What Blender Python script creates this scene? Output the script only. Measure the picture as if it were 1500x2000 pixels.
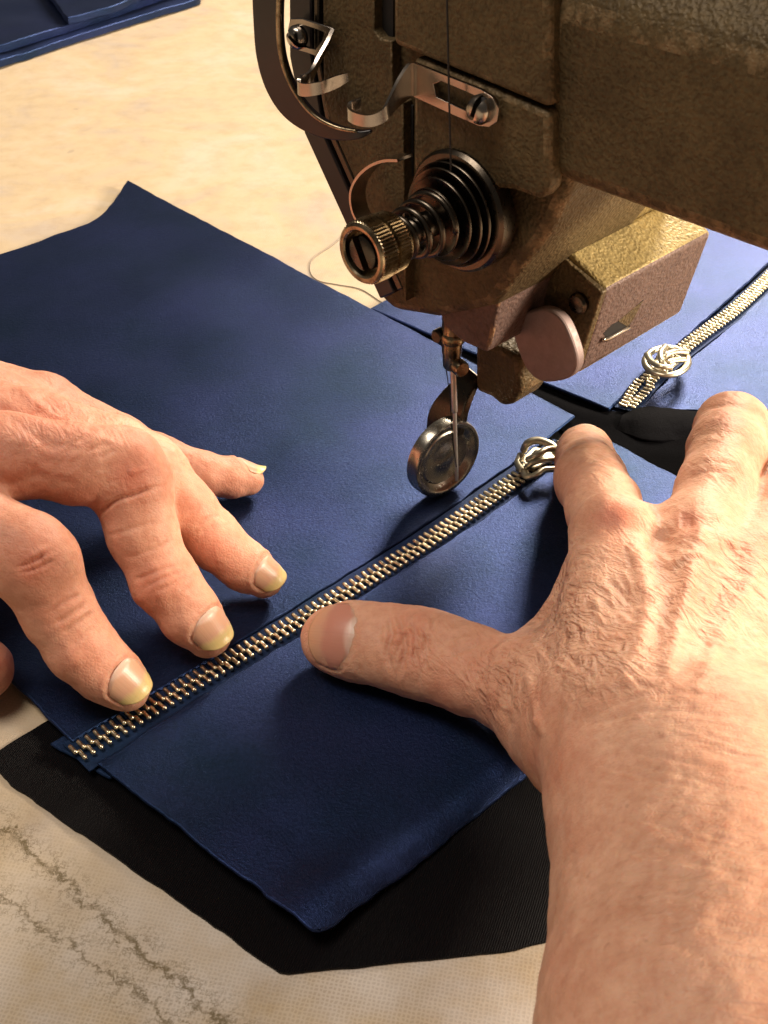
import bpy, bmesh, math, random
import numpy as np
from mathutils import Vector, Matrix

random.seed(7); rng = np.random.default_rng(7)
sc = bpy.context.scene
for o in list(bpy.data.objects): bpy.data.objects.remove(o, do_unlink=True)
COL = sc.collection
CM = 0.01                     # everything below is measured in centimetres

# ------------------------------------------------------------------ camera
FPX = 2435.0                  # focal length measured in photo pixels (photo is 1500 x 2000)
PITCH = math.radians(37.8)
CAMH = 24.5
cam_d = bpy.data.cameras.new('camera'); cam = bpy.data.objects.new('camera', cam_d); COL.objects.link(cam)
cam.location = (0, 0, CAMH*CM); cam.rotation_euler = (math.pi/2 - PITCH, 0, 0)
cam_d.sensor_fit = 'VERTICAL'; cam_d.sensor_height = 24.0; cam_d.lens = 24.0*FPX/2000.0
cam_d.clip_start = 0.01; cam_d.clip_end = 50
cam_d.dof.use_dof = True; cam_d.dof.focus_distance = 0.365; cam_d.dof.aperture_fstop = 36.0
sc.camera = cam
# ------------------------------------------------------------------ world and lamps
w = bpy.data.worlds.new('World'); sc.world = w; w.use_nodes = True
bg = w.node_tree.nodes['Background']; bg.inputs[0].default_value = (1.0, 0.88, 0.76, 1); bg.inputs[1].default_value = 0.07

def area(name, az, el, dist, size, power, col, target=(0.03, 0.32, 0.02)):
    l = bpy.data.lights.new(name, 'AREA'); l.shape = 'RECTANGLE'; l.size = size; l.size_y = size; l.energy = power; l.color = col
    o = bpy.data.objects.new(name, l); COL.objects.link(o); az, el = math.radians(az), math.radians(el)
    v = Vector((math.cos(az)*math.cos(el), math.sin(az)*math.cos(el), math.sin(el)))*dist
    o.location = Vector(target)+v; o.rotation_euler = (-v).to_track_quat('-Z', 'Y').to_euler()
    return o
area('right_window', -8, 23, 1.4, .32, 45.0, (1.0, .84, .66))
area('back_window', 65, 32, 1.5, .40, 36.0, (1.0, .86, .69))
area('overhead_fill', 190, 76, 1.5, .6, 16.0, (1.0, .88, .76), (-0.08, 0.20, 0.0))  # added fill for the near table and left hand, no such lamp known
sc.cycles.max_bounces = 6; sc.cycles.diffuse_bounces = 3; sc.cycles.glossy_bounces = 3
sc.view_settings.view_transform = 'Standard'; sc.view_settings.look = 'None'
sc.view_settings.exposure = 0.0; sc.view_settings.gamma = 1.0
sc.view_settings.use_curve_mapping = False

# ------------------------------------------------------------------ measuring helpers (photo pixel + height -> place in cm)
cP, sP = math.cos(PITCH), math.sin(PITCH)
CP = np.array([0, 0, CAMH]); RV = np.array([1., 0, 0]); FV = np.array([0, cP, -sP]); UV = np.array([0, sP, cP])
def ray(px, py): return FV + RV*(px-750)/FPX - UV*(py-1000)/FPX
def un(px, py, z=0.0):
    d = ray(px, py); return CP + d*((z-CAMH)/d[2])
def project(P):
    v = P - CP; k = v @ FV
    return 750 + FPX*(v @ RV)/k, 1000 - FPX*(v @ UV)/k
AV = np.array([1., -1, 0])/math.sqrt(2)      # along the machine arm
BV = np.array([1., 1, 0])/math.sqrt(2)       # feed direction, away from the operator
ZV = np.array([0, 0, 1.])
NEEDLE = un(890, 960)
def onb(px, py, b):                          # pixel -> (a, z) on the upright plane b of the machine
    d = ray(px, py); t = (b - (CP-NEEDLE) @ BV)/(d @ BV); p = CP + d*t
    return (p-NEEDLE) @ AV, p[2]
def mb(px, py, b): a, z = onb(px, py, b); return M(a, b, z)
def M(a, b, z): return NEEDLE + AV*a + BV*b + ZV*z

# ------------------------------------------------------------------ object helpers
def root(name, base, label, cat, group=None):
    o = bpy.data.objects.new(name, None); COL.objects.link(o); o.empty_display_size = 0.01
    o.location = Vector(base)*CM; o['label'] = label; o['category'] = cat
    if group: o['group'] = group
    o['base'] = [float(x) for x in base]
    return o
def base_of(p):
    while p is not None:
        if 'base' in p.keys(): return np.array(p['base'])
        p = p.parent
    return np.zeros(3)
def obj(name, verts, faces, mat, parent=None, smooth=True, base=None):
    verts = np.asarray(verts, float)
    b = base_of(parent) if parent is not None else (np.array([*verts.mean(0)[:2], verts[:, 2].min()]) if base is None else np.array(base))
    me = bpy.data.meshes.new(name)
    me.from_pydata(((verts-b)*CM).tolist(), [], [tuple(f) for f in faces] if not isinstance(faces, np.ndarray) else faces.tolist())
    me.update(); me.materials.append(mat)
    bm = bmesh.new(); bm.from_mesh(me); bmesh.ops.recalc_face_normals(bm, faces=bm.faces); bm.to_mesh(me); bm.free()
    if smooth: me.polygons.foreach_set('use_smooth', [True]*len(me.polygons))
    o = bpy.data.objects.new(name, me); COL.objects.link(o)
    if parent is not None: o.parent = parent
    else: o.location = Vector(b)*CM; o['base'] = [float(x) for x in b]
    return o
def tag(o, label, cat, group=None):
    o['label'] = label; o['category'] = cat
    if group: o['group'] = group
    return o
def bevel(o, width, seg=2, angle=30):
    m = o.modifiers.new('bevel', 'BEVEL'); m.width = width*CM; m.segments = seg; m.limit_method = 'ANGLE'; m.angle_limit = math.radians(angle)
    mm = o.data.materials[0]
    if 'WORN' in globals() and mm.name in WORN: o.data.materials.append(WORN[mm.name]); m.material = 1
    return o
def sharp(o, ang=35):
    me = o.data; me.polygons.foreach_set('use_smooth', [True]*len(me.polygons))
    bm = bmesh.new(); bm.from_mesh(me)
    for e in bm.edges:
        e.smooth = (len(e.link_faces) != 2) or e.calc_face_angle(0) < math.radians(ang)
    bm.to_mesh(me); bm.free(); return o

def extr(poly_az, b0, b1):                   # polygon in (a, z) extruded along the feed direction
    n = len(poly_az); V = [M(a, b0, z) for a, z in poly_az] + [M(a, b1, z) for a, z in poly_az]
    F = [list(range(n)), list(range(2*n-1, n-1, -1))] + [[i, (i+1) % n, n+(i+1) % n, n+i] for i in range(n)]
    return V, F
def pix(poly, b): return [onb(x, y, b) for x, y in poly]
def frame(t):
    t = np.asarray(t, float)/np.linalg.norm(t); h = ZV if abs(t[2]) < .9 else np.array([1., 0, 0])
    s = np.cross(t, h); s /= np.linalg.norm(s); return t, s, np.cross(s, t)
def lathe(center, axis, prof, n=64, ridge=None):   # prof: (distance along axis, radius[, knurl depth])
    t, s, u = frame(axis); V = []; F = []
    for k, pr in enumerate(prof):
        h, r = pr[0], pr[1]; kn = pr[2] if len(pr) > 2 else 0
        for i in range(n):
            th = 2*math.pi*i/n; rr = r - (kn if i % 2 else 0)
            V.append(center + t*h + (s*math.cos(th)+u*math.sin(th))*rr)
        if k:
            for i in range(n):
                F.append([(k-1)*n+i, (k-1)*n+(i+1) % n, k*n+(i+1) % n, k*n+i])
    F.append(list(range(n))); F.append(list(range((len(prof)-1)*n, len(prof)*n))[::-1])
    return V, F
def smooth_path(P, n):
    P = np.asarray(P, float); m = len(P)
    if m == 2: return np.linspace(P[0], P[1], n)
    Q = np.vstack([2*P[0]-P[1], P, 2*P[-1]-P[-2]]); out = []
    for t in np.linspace(0, m-1-1e-9, n):
        i = int(t); f = t-i; a, b, c, d = Q[i:i+4]
        out.append(.5*((2*b)+(c-a)*f+(2*a-5*b+4*c-d)*f*f+(3*b-a-3*c+d)*f**3))
    return np.array(out)
def tube(P, r, seg=10, n=None, flat=1.0, closed=False):
    P = smooth_path(P, n) if n else np.asarray(P, float); m = len(P)
    R = np.full(m, r) if np.isscalar(r) else np.interp(np.linspace(0, 1, m), np.linspace(0, 1, len(r)), r)
    T = np.gradient(P, axis=0)
    if closed: T = np.roll(P, -1, 0) - np.roll(P, 1, 0)
    T /= np.linalg.norm(T, axis=1)[:, None]
    _, s, u = frame(T[0]); V = []; F = []
    for i in range(m):
        s = s - T[i]*(s @ T[i]); s /= np.linalg.norm(s); u = np.cross(T[i], s)
        for j in range(seg):
            th = 2*math.pi*j/seg; V.append(P[i] + (s*math.cos(th) + u*math.sin(th)*flat)*R[i])
        if i:
            for j in range(seg): F.append([(i-1)*seg+j, (i-1)*seg+(j+1) % seg, i*seg+(j+1) % seg, i*seg+j])
    if closed:
        for j in range(seg): F.append([(m-1)*seg+j, (m-1)*seg+(j+1) % seg, (j+1) % seg, j])
    else:
        F.append(list(range(seg))); F.append(list(range((m-1)*seg, m*seg))[::-1])
    return V, F
def strip(top, bot, thick, n=None):          # ribbon between two 3D polylines, given a thickness
    top = np.asarray(top, float); bot = np.asarray(bot, float)
    if n: top, bot = smooth_path(top, n), smooth_path(bot, n)
    m = len(top); T = np.gradient((top+bot)/2, axis=0); N = np.cross(T, bot-top); N /= np.linalg.norm(N, axis=1)[:, None]
    V = np.vstack([top+N*thick/2, bot+N*thick/2, bot-N*thick/2, top-N*thick/2]); F = []
    for i in range(m-1):
        for k in range(4):
            F.append([k*m+i, k*m+i+1, ((k+1) % 4)*m+i+1, ((k+1) % 4)*m+i])
    F.append([0, m, 2*m, 3*m]); F.append([m-1, 4*m-1, 3*m-1, 2*m-1])
    return V, F

# ------------------------------------------------------------------ numpy noise
def vnoise(P, seed=0):
    P = np.asarray(P, float); I = np.floor(P).astype(np.int64); f = P-I; f = f*f*f*(f*(f*6-15)+10)
    def h(ix, iy, iz):
        n = (ix*374761393 + iy*668265263 + iz*2147483647 + seed*1274126177) & 0xffffffff
        n = ((n ^ (n >> 13))*1274126177) & 0xffffffff
        return ((n ^ (n >> 16)) & 0xffff)/65535.0
    r = 0
    for dx in (0, 1):
        for dy in (0, 1):
            for dz in (0, 1):
                wgt = (f[:, 0] if dx else 1-f[:, 0])*(f[:, 1] if dy else 1-f[:, 1])*(f[:, 2] if dz else 1-f[:, 2])
                r = r + wgt*h(I[:, 0]+dx, I[:, 1]+dy, I[:, 2]+dz)
    return r*2-1
def fbm(P, seed=0, octv=3):
    r = 0; a = 1.0
    for k in range(octv): r = r + a*vnoise(P*(2**k), seed+k); a *= .5
    return r

# ------------------------------------------------------------------ materials
def mat(name):
    m = bpy.data.materials.new(name); m.use_nodes = True; nt = m.node_tree
    return m, nt, nt.nodes['Principled BSDF']
def node(nt, kind, **kw):
    n = nt.nodes.new(kind)
    for k, v in kw.items():
        if k.startswith('_'): setattr(n, k[1:], v)
        else: n.inputs[k.replace('__', ' ')].default_value = v
    return n
def ramp(nt, fac, stops):
    r = nt.nodes.new('ShaderNodeValToRGB'); e = r.color_ramp.elements
    while len(e) < len(stops): e.new(0.5)
    for el, (p, c) in zip(e, stops): el.position = p; el.color = (*c, 1) if len(c) == 3 else c
    nt.links.new(fac, r.inputs[0]); return r.outputs[0]
def mix(nt, fac, a, b, mode='MIX'):
    n = nt.nodes.new('ShaderNodeMix'); n.data_type = 'RGBA'; n.blend_type = mode
    for i, v in ((0, fac), (6, a), (7, b)):
        if hasattr(v, 'is_output'): nt.links.new(v, n.inputs[i])
        elif i == 0: n.inputs[0].default_value = v
        else: n.inputs[i].default_value = (*v, 1)
    return n.outputs[2]
def math_n(nt, op, a, b=None, c=None):
    n = nt.nodes.new('ShaderNodeMath'); n.operation = op
    for i, v in enumerate((a, b, c)):
        if v is None: continue
        if hasattr(v, 'is_output'): nt.links.new(v, n.inputs[i])
        else: n.inputs[i].default_value = v
    return n.outputs[0]
def coords(nt, world=True, scale=None, rot=None):
    if world: s = nt.nodes.new('ShaderNodeNewGeometry').outputs['Position']
    else: s = nt.nodes.new('ShaderNodeTexCoord').outputs['Object']
    if rot:
        m0 = nt.nodes.new('ShaderNodeMapping'); nt.links.new(s, m0.inputs[0]); m0.inputs['Rotation'].default_value = rot; s = m0.outputs[0]
    mp = nt.nodes.new('ShaderNodeMapping'); nt.links.new(s, mp.inputs[0])
    mp.inputs['Scale'].default_value = scale or (100, 100, 100)         # texture space in cm
    return mp.outputs[0]
def noise(nt, vec, scale, detail=4, rough=.55, dist=0.0):
    n = node(nt, 'ShaderNodeTexNoise', Scale=scale, Detail=detail, Roughness=rough, Distortion=dist); nt.links.new(vec, n.inputs[0]); return n.outputs[0]
def bump(nt, bsdf, height, strength, dist=0.02, prev=None):
    b = nt.nodes.new('ShaderNodeBump'); b.inputs['Strength'].default_value = strength; b.inputs['Distance'].default_value = dist*CM
    nt.links.new(height, b.inputs['Height'])
    if prev: nt.links.new(prev, b.inputs['Normal'])
    nt.links.new(b.outputs[0], bsdf.inputs['Normal']); return b.outputs[0]

def fabric_mat(name, c0, c1, metal=.3, rough=.6, rib=False, sheen=.3, sheen_col=(.3, .4, .9), spec=.25):
    m, nt, bs = mat(name); v = coords(nt)
    big = noise(nt, v, .22, 5, .6); fine = noise(nt, v, 9, 5, .7)
    col = ramp(nt, big, [(.28, c0), (.72, c1)])
    sp = ramp(nt, fine, [(.3, (.62, .62, .62)), (.7, (1.25, 1.25, 1.25))])
    col = mix(nt, .8, col, sp, 'MULTIPLY')
    nt.links.new(col, bs.inputs['Base Color'])
    bs.inputs['Metallic'].default_value = metal; bs.inputs['Roughness'].default_value = rough
    bs.inputs['Sheen Weight'].default_value = sheen; bs.inputs['Sheen Roughness'].default_value = .45
    bs.inputs['Sheen Tint'].default_value = (*sheen_col, 1)
    bs.inputs['Specular IOR Level'].default_value = spec
    n1 = bump(nt, bs, noise(nt, v, 13, 5, .75), .5, .035)
    vw = coords(nt, rot=(0, 0, math.radians(20)))
    wv = node(nt, 'ShaderNodeTexWave', Scale=9.0 if not rib else 6.0, Distortion=.4, Detail=1.0); wv.wave_type = 'BANDS'; wv.bands_direction = 'X'
    nt.links.new(vw, wv.inputs[0])
    bump(nt, bs, wv.outputs['Fac'], .12 if not rib else .8, .03, n1)
    return m
M_BLUE = fabric_mat('blue_suede_cloth', (.012, .030, .070), (.032, .047, .145), .92, .34, sheen=.05)
M_TAPE = fabric_mat('zipper_tape', (.010, .026, .060), (.022, .036, .105), .55, .5, sheen=.03, spec=.1)
M_BLACK = fabric_mat('black_lining', (.0022, .002, .0026), (.0036, .0033, .0044), .0, .5, rib=True, sheen=.015, sheen_col=(.4, .4, .5), spec=.12)
M_GLOSS = fabric_mat('glossy_black_facing', (.003, .003, .004), (.005, .005, .007), .0, .75, sheen=.0, spec=.04)
M_SATIN = fabric_mat('black_satin', (.003, .003, .004), (.005, .005, .006), .0, .9, sheen=.0, sheen_col=(.5, .5, .6), spec=.03)

def metal_mat(name, col, rough, bumps=.0, spots=None, metal=1.0):
    m, nt, bs = mat(name); v = coords(nt)
    n = noise(nt, v, 3.0, 5, .65)
    c = mix(nt, n, tuple(x*.65 for x in col), col) if spots is None else ramp(nt, n, [(.35, spots), (.62, col)])
    nt.links.new(c, bs.inputs['Base Color']); bs.inputs['Metallic'].default_value = metal
    r = nt.nodes.new('ShaderNodeMapRange'); nt.links.new(noise(nt, v, 8, 4), r.inputs[0]); r.inputs[3].default_value = rough*.7; r.inputs[4].default_value = rough*1.4
    nt.links.new(r.outputs[0], bs.inputs['Roughness'])
    if bumps: bump(nt, bs, noise(nt, v, 18, 3), bumps, .02)
    return m
M_STEEL = metal_mat('dull_nickel_plate', (.50, .44, .38), .22, .05)
M_DARKM = metal_mat('oily_dark_steel', (.11, .092, .072), .28, .06)
M_BRASS = metal_mat('aged_brass_nickel', (.42, .34, .22), .28, .08, (.16, .12, .07))
M_TOOTH = metal_mat('zipper_metal', (.90, .79, .56), .28, .0)
M_PULL = metal_mat('pale_gold_metal', (.80, .72, .54), .34, .0)
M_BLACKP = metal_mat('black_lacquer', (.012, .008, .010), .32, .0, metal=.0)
def paint_mat(name, c_dark, c_light, c_wear, rough=.52, worn=False):
    m, nt, bs = mat(name); v = coords(nt)
    vo = node(nt, 'ShaderNodeTexVoronoi', Scale=9.5); vo.feature = 'SMOOTH_F1'; vo.inputs['Smoothness'].default_value = .6
    dn = node(nt, 'ShaderNodeTexNoise', Scale=3.0, Detail=3.0); nt.links.new(v, dn.inputs[0])
    vm = nt.nodes.new('ShaderNodeVectorMath'); vm.operation = 'MULTIPLY_ADD'; nt.links.new(dn.outputs['Color'], vm.inputs[0]); vm.inputs[1].default_value = (.25, .25, .25); nt.links.new(v, vm.inputs[2])
    nt.links.new(vm.outputs[0], vo.inputs[0])
    big = noise(nt, v, .5, 5, .6)
    col = ramp(nt, big, [(.3, c_dark), (.7, c_light)])
    sp = ramp(nt, noise(nt, v, 7, 4, .6), [(.32, (.62, .58, .55)), (.5, (1, 1, 1)), (.7, (1.25, 1.18, 1.1))])
    col = mix(nt, .85, col, sp, 'MULTIPLY')
    wear = ramp(nt, noise(nt, v, 2.2, 7, .72), [(.46, (0, 0, 0)), (.60, (.8, .8, .8))]) if worn else ramp(nt, big, [(0, (0, 0, 0)), (1, (0, 0, 0))])
    chips = ramp(nt, noise(nt, v, 1.6, 8, .72), [(.66, (0, 0, 0)), (.70, (1, 1, 1))])
    wf = math_n(nt, 'MAXIMUM', wear, math_n(nt, 'MULTIPLY', chips, .45))
    col = mix(nt, wf, col, c_wear)
    nt.links.new(col, bs.inputs['Base Color']); bs.inputs['Metallic'].default_value = .22
    bs.inputs['Roughness'].default_value = rough; bs.inputs['Specular IOR Level'].default_value = .25
    b1 = bump(nt, bs, vo.outputs['Distance'], .62, .05)
    bump(nt, bs, noise(nt, v, 16, 4, .6), .35, .03, b1)
    return m
WORN = {}
M_PAINT = paint_mat('brown_hammered_paint', (.072, .050, .024), (.125, .089, .042), (.25, .16, .085))
M_PAINT2 = paint_mat('worn_olive_paint', (.25, .185, .072), (.37, .285, .12), (.45, .30, .16))
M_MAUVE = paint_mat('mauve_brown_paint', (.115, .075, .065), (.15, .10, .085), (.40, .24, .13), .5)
WORN[M_PAINT.name] = paint_mat('brown_paint_worn_edge', (.072, .050, .024), (.125, .089, .042), (.23, .155, .08), worn=True)
WORN[M_PAINT2.name] = paint_mat('olive_paint_worn_edge', (.25, .185, .072), (.37, .285, .12), (.48, .32, .17), worn=True)
WORN[M_MAUVE.name] = paint_mat('mauve_paint_worn_edge', (.115, .075, .065), (.15, .10, .085), (.42, .25, .13), .5, worn=True)

def skin_mat(name, tone=(1, 1, 1)):
    m, nt, bs = mat(name); v = coords(nt)
    at = nt.nodes.new('ShaderNodeAttribute'); at.attribute_name = 'red'
    base = ramp(nt, noise(nt, v, .9, 5, .6), [(.3, (.56*tone[0], .285*tone[1], .18*tone[2])), (.7, (.71*tone[0], .415*tone[1], .28*tone[2]))])
    mot = ramp(nt, noise(nt, v, 5.0, 5, .65), [(.3, (.86, .74, .70)), (.55, (1, 1, 1)), (.75, (1.06, 1.06, 1.05))])
    col = mix(nt, .75, base, mot, 'MULTIPLY')
    sp = ramp(nt, noise(nt, v, 2.6, 3, .5), [(.69, (0, 0, 0)), (.74, (1, 1, 1))])
    col = mix(nt, math_n(nt, 'MULTIPLY', sp, .45), col, (.36, .17, .10))
    col = mix(nt, at.outputs['Fac'], col, (.56*tone[0], .19*tone[1], .115*tone[2]))
    nt.links.new(col, bs.inputs['Base Color'])
    bs.inputs['Subsurface Weight'].default_value = .35; bs.inputs['Subsurface Radius'].default_value = (1.0, .32, .16); bs.inputs['Subsurface Scale'].default_value = .0045
    bs.inputs['Roughness'].default_value = .54; bs.inputs['Specular IOR Level'].default_value = .30
    def cells(scale, rotz, warp, lo, hi):
        vv = coords(nt, scale=scale, rot=(0, 0, rotz)); dn = node(nt, 'ShaderNodeTexNoise', Scale=.9, Detail=3.0); nt.links.new(vv, dn.inputs[0])
        vm = nt.nodes.new('ShaderNodeVectorMath'); vm.operation = 'MULTIPLY_ADD'; nt.links.new(dn.outputs['Color'], vm.inputs[0]); vm.inputs[1].default_value = (warp, warp, warp); nt.links.new(vv, vm.inputs[2])
        vo = node(nt, 'ShaderNodeTexVoronoi', Scale=1.0); vo.feature = 'DISTANCE_TO_EDGE'; nt.links.new(vm.outputs[0], vo.inputs[0])
        r = nt.nodes.new('ShaderNodeMapRange'); r.interpolation_type = 'SMOOTHSTEP'; nt.links.new(vo.outputs['Distance'], r.inputs[0]); r.inputs[1].default_value = lo; r.inputs[2].default_value = hi
        return r.outputs[0]
    wa = nt.nodes.new('ShaderNodeAttribute'); wa.attribute_name = 'wrinkle'; wb = nt.nodes.new('ShaderNodeAttribute'); wb.attribute_name = 'lines'
    def ridges(scale, rotz, dist, w_):
        n_ = noise(nt, coords(nt, scale=scale, rot=(0, 0, rotz)), 1.0, 3, .5, dist); a_ = math_n(nt, 'ABSOLUTE', math_n(nt, 'SUBTRACT', n_, .5))
        r = nt.nodes.new('ShaderNodeMapRange'); r.interpolation_type = 'SMOOTHSTEP'; nt.links.new(a_, r.inputs[0]); r.inputs[1].default_value = 0; r.inputs[2].default_value = w_; return r.outputs[0]
    hh = math_n(nt, 'ADD', ridges((210, 62, 140), math.radians(-24), .7, .22), math_n(nt, 'MULTIPLY', ridges((420, 130, 300), math.radians(-42), .7, .18), .45))
    b0 = bump(nt, bs, math_n(nt, 'MULTIPLY', hh, wa.outputs['Fac']), 1.0, .11)
    b1 = bump(nt, bs, cells((900, 1300, 900), math.radians(-10), .5, .0, .28), .26, .018, b0)
    vs = coords(nt, scale=(75, 760, 420), rot=(0, 0, math.radians(13)))
    b2 = bump(nt, bs, math_n(nt, 'MULTIPLY', noise(nt, vs, 1.0, 3, .5, .5), wb.outputs['Fac']), 1.0, .062, b1)
    bump(nt, bs, noise(nt, v, 30, 3, .6), .12, .01, b2)
    return m
M_SKIN_R = skin_mat('warm_skin'); M_SKIN_L = skin_mat('ruddy_skin', (1.0, .90, .90))
def nail_mat(name, tip=(.70, .56, .36), bed=(.60, .33, .24)):
    m, nt, bs = mat(name)
    at = nt.nodes.new('ShaderNodeAttribute'); at.attribute_name = 'along'
    v = coords(nt); n = noise(nt, v, 3.5, 4)
    f = math_n(nt, 'ADD', at.outputs['Fac'], math_n(nt, 'MULTIPLY', math_n(nt, 'SUBTRACT', n, .5), .22))
    col = ramp(nt, f, [(0.0, (.58, .36, .26)), (.15, bed), (.60, bed), (.76, tip), (1.0, (tip[0]*1.05, tip[1]*1.05, tip[2]*.95))])
    ac = nt.nodes.new('ShaderNodeAttribute'); ac.attribute_name = 'across'
    lun = math_n(nt, 'SUBTRACT', .26, math_n(nt, 'ADD', at.outputs['Fac'], math_n(nt, 'MULTIPLY', math_n(nt, 'POWER', math_n(nt, 'ABSOLUTE', ac.outputs['Fac']), 2.0), .6)))
    col = mix(nt, ramp(nt, lun, [(.0, (0, 0, 0)), (.08, (.5, .5, .5))]), col, (.72, .52, .42))
    rim = math_n(nt, 'MAXIMUM', math_n(nt, 'MULTIPLY_ADD', math_n(nt, 'ABSOLUTE', ac.outputs['Fac']), 8.0, -7.2), math_n(nt, 'MULTIPLY_ADD', at.outputs['Fac'], 22.0, -21.1))
    col = mix(nt, math_n(nt, 'MULTIPLY', ramp(nt, math_n(nt, 'MULTIPLY', rim, math_n(nt, 'MULTIPLY', n, 1.6)), [(.1, (0, 0, 0)), (.9, (1, 1, 1))]), .6), col, (.30, .19, .09))
    rd = node(nt, 'ShaderNodeTexNoise', Scale=14.0, Detail=2.0); rd.noise_dimensions = '1D'; nt.links.new(ac.outputs['Fac'], rd.inputs['W'])
    nt.links.new(col, bs.inputs['Base Color']); bs.inputs['Roughness'].default_value = .36; bs.inputs['Specular IOR Level'].default_value = .45
    bs.inputs['Subsurface Weight'].default_value = .2; bs.inputs['Subsurface Scale'].default_value = .002
    nb = bump(nt, bs, rd.outputs[0], .35, .012); bump(nt, bs, noise(nt, v, 9, 3), .2, .012, nb)
    return m
M_NAIL = nail_mat('fingernail_keratin', (.66, .48, .21), (.60, .33, .21))
M_NAILT = nail_mat('thumbnail_keratin', (.58, .31, .20), (.52, .23, .165))

def table_mat():
    m, nt, bs = mat('worn_cream_table'); v = coords(nt)
    big = noise(nt, v, .16, 6, .65, .6); mid = noise(nt, v, .9, 6, .65)
    col = ramp(nt, big, [(.34, (.42, .345, .27)), (.5, (.49, .385, .25)), (.66, (.51, .425, .32))])
    col = mix(nt, .6, col, ramp(nt, mid, [(.28, (.80, .75, .70)), (.55, (1, 1, 1)), (.8, (1.05, 1.04, 1.02))]), 'MULTIPLY')
    # scattered dark marks
    vo = node(nt, 'ShaderNodeTexVoronoi', Scale=.33); vo.inputs['Randomness'].default_value = 1.0
    vdis = nt.nodes.new('ShaderNodeVectorMath'); vdis.operation = 'MULTIPLY_ADD'
    dn = node(nt, 'ShaderNodeTexNoise', Scale=1.2, Detail=4.0); nt.links.new(v, dn.inputs[0])
    nt.links.new(dn.outputs['Color'], vdis.inputs[0]); vdis.inputs[1].default_value = (1.2, 1.2, 0); nt.links.new(v, vdis.inputs[2]); nt.links.new(vdis.outputs[0], vo.inputs[0])
    mark = ramp(nt, vo.outputs['Distance'], [(.03, (1, 1, 1)), (.075, (0, 0, 0))])
    col = mix(nt, math_n(nt, 'MULTIPLY', mark, .35), col, (.22, .18, .15))
    # woven relief of the covering, and its crazed wear lines beside the operator
    sx = nt.nodes.new('ShaderNodeSeparateXYZ'); nt.links.new(v, sx.inputs[0])
    zone = nt.nodes.new('ShaderNodeMapRange'); nt.links.new(sx.outputs[1], zone.inputs[0])
    zone.inputs[1].default_value = 22.0; zone.inputs[2].default_value = 15.0
    v2 = coords(nt, rot=(0, 0, math.radians(12)))
    ws = []
    for d in ('X', 'Y'):
        wv = node(nt, 'ShaderNodeTexWave', Scale=3.2, Distortion=3.5, Detail=3.0); wv.inputs['Detail Scale'].default_value = 2.0
        wv.bands_direction = d; nt.links.new(v2, wv.inputs[0]); ws.append(wv.outputs['Fac'])
    weave = math_n(nt, 'MAXIMUM', ws[0], ws[1])
    wfac = math_n(nt, 'MULTIPLY', math_n(nt, 'MULTIPLY', zone.outputs[0], noise(nt, v, .45, 4, .6)), .60)
    wc = ramp(nt, weave, [(.45, (.55, .48, .42)), (.85, (1.06, 1.05, 1.04))])
    grey = math_n(nt, 'MULTIPLY', zone.outputs[0], ramp(nt, noise(nt, v, .28, 5, .6), [(.38, (1, 1, 1)), (.62, (0, 0, 0))]))
    col = mix(nt, math_n(nt, 'MULTIPLY', grey, .8), col, (.60, .55, .50))
    col = mix(nt, wfac, col, wc, 'MULTIPLY')
    lines = [((0, 1610), (420, 1985), .10), ((0, 1755), (360, 2010), .06)]
    tot = None
    for (p0, p1, wd) in lines:
        g0 = un(*p0); g1 = un(*p1); t = (g1-g0)[:2]; t /= np.linalg.norm(t); nrm = np.array([-t[1], t[0]])
        dist = math_n(nt, 'ADD', math_n(nt, 'MULTIPLY', sx.outputs[0], float(nrm[0])), math_n(nt, 'MULTIPLY', sx.outputs[1], float(nrm[1])))
        dist = math_n(nt, 'SUBTRACT', dist, float(nrm @ g0[:2]))
        wob = math_n(nt, 'MULTIPLY', math_n(nt, 'SUBTRACT', noise(nt, v, 1.1, 10, .82), .5), 1.7)
        dist = math_n(nt, 'ABSOLUTE', math_n(nt, 'ADD', dist, wob))
        ln = nt.nodes.new('ShaderNodeMapRange'); nt.links.new(dist, ln.inputs[0]); ln.inputs[1].default_value = wd; ln.inputs[2].default_value = wd*.25
        gate = ramp(nt, noise(nt, v, 3.0, 6, .7), [(.36, (.25, .25, .25)), (.52, (1, 1, 1))])
        band = nt.nodes.new('ShaderNodeMapRange'); nt.links.new(dist, band.inputs[0]); band.inputs[1].default_value = .75; band.inputs[2].default_value = .15
        sq = math_n(nt, 'ABSOLUTE', math_n(nt, 'SUBTRACT', noise(nt, v, 2.2, 6, .7), .5)); sqm = nt.nodes.new('ShaderNodeMapRange'); nt.links.new(sq, sqm.inputs[0]); sqm.inputs[1].default_value = .016; sqm.inputs[2].default_value = .005
        x = math_n(nt, 'MAXIMUM', math_n(nt, 'MULTIPLY', ln.outputs[0], gate), math_n(nt, 'MULTIPLY', band.outputs[0], math_n(nt, 'MULTIPLY', sqm.outputs[0], .8)))
        tot = x if tot is None else math_n(nt, 'MAXIMUM', tot, x)
    col = mix(nt, math_n(nt, 'MULTIPLY', tot, .9), col, (.12, .085, .03))
    speck = ramp(nt, noise(nt, v, 5.5, 3, .7), [(.70, (0, 0, 0)), (.75, (1, 1, 1))])
    col = mix(nt, math_n(nt, 'MULTIPLY', math_n(nt, 'MULTIPLY', speck, zone.outputs[0]), .5), col, (.3, .22, .14))
    nt.links.new(col, bs.inputs['Base Color']); bs.inputs['Roughness'].default_value = .55; bs.inputs['Specular IOR Level'].default_value = .3
    b1 = bump(nt, bs, weave, .15, .03); b2 = bump(nt, bs, tot, -.5, .05, b1); bump(nt, bs, mid, .12, .05, b2)
    return m
M_TABLE = table_mat()
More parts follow.
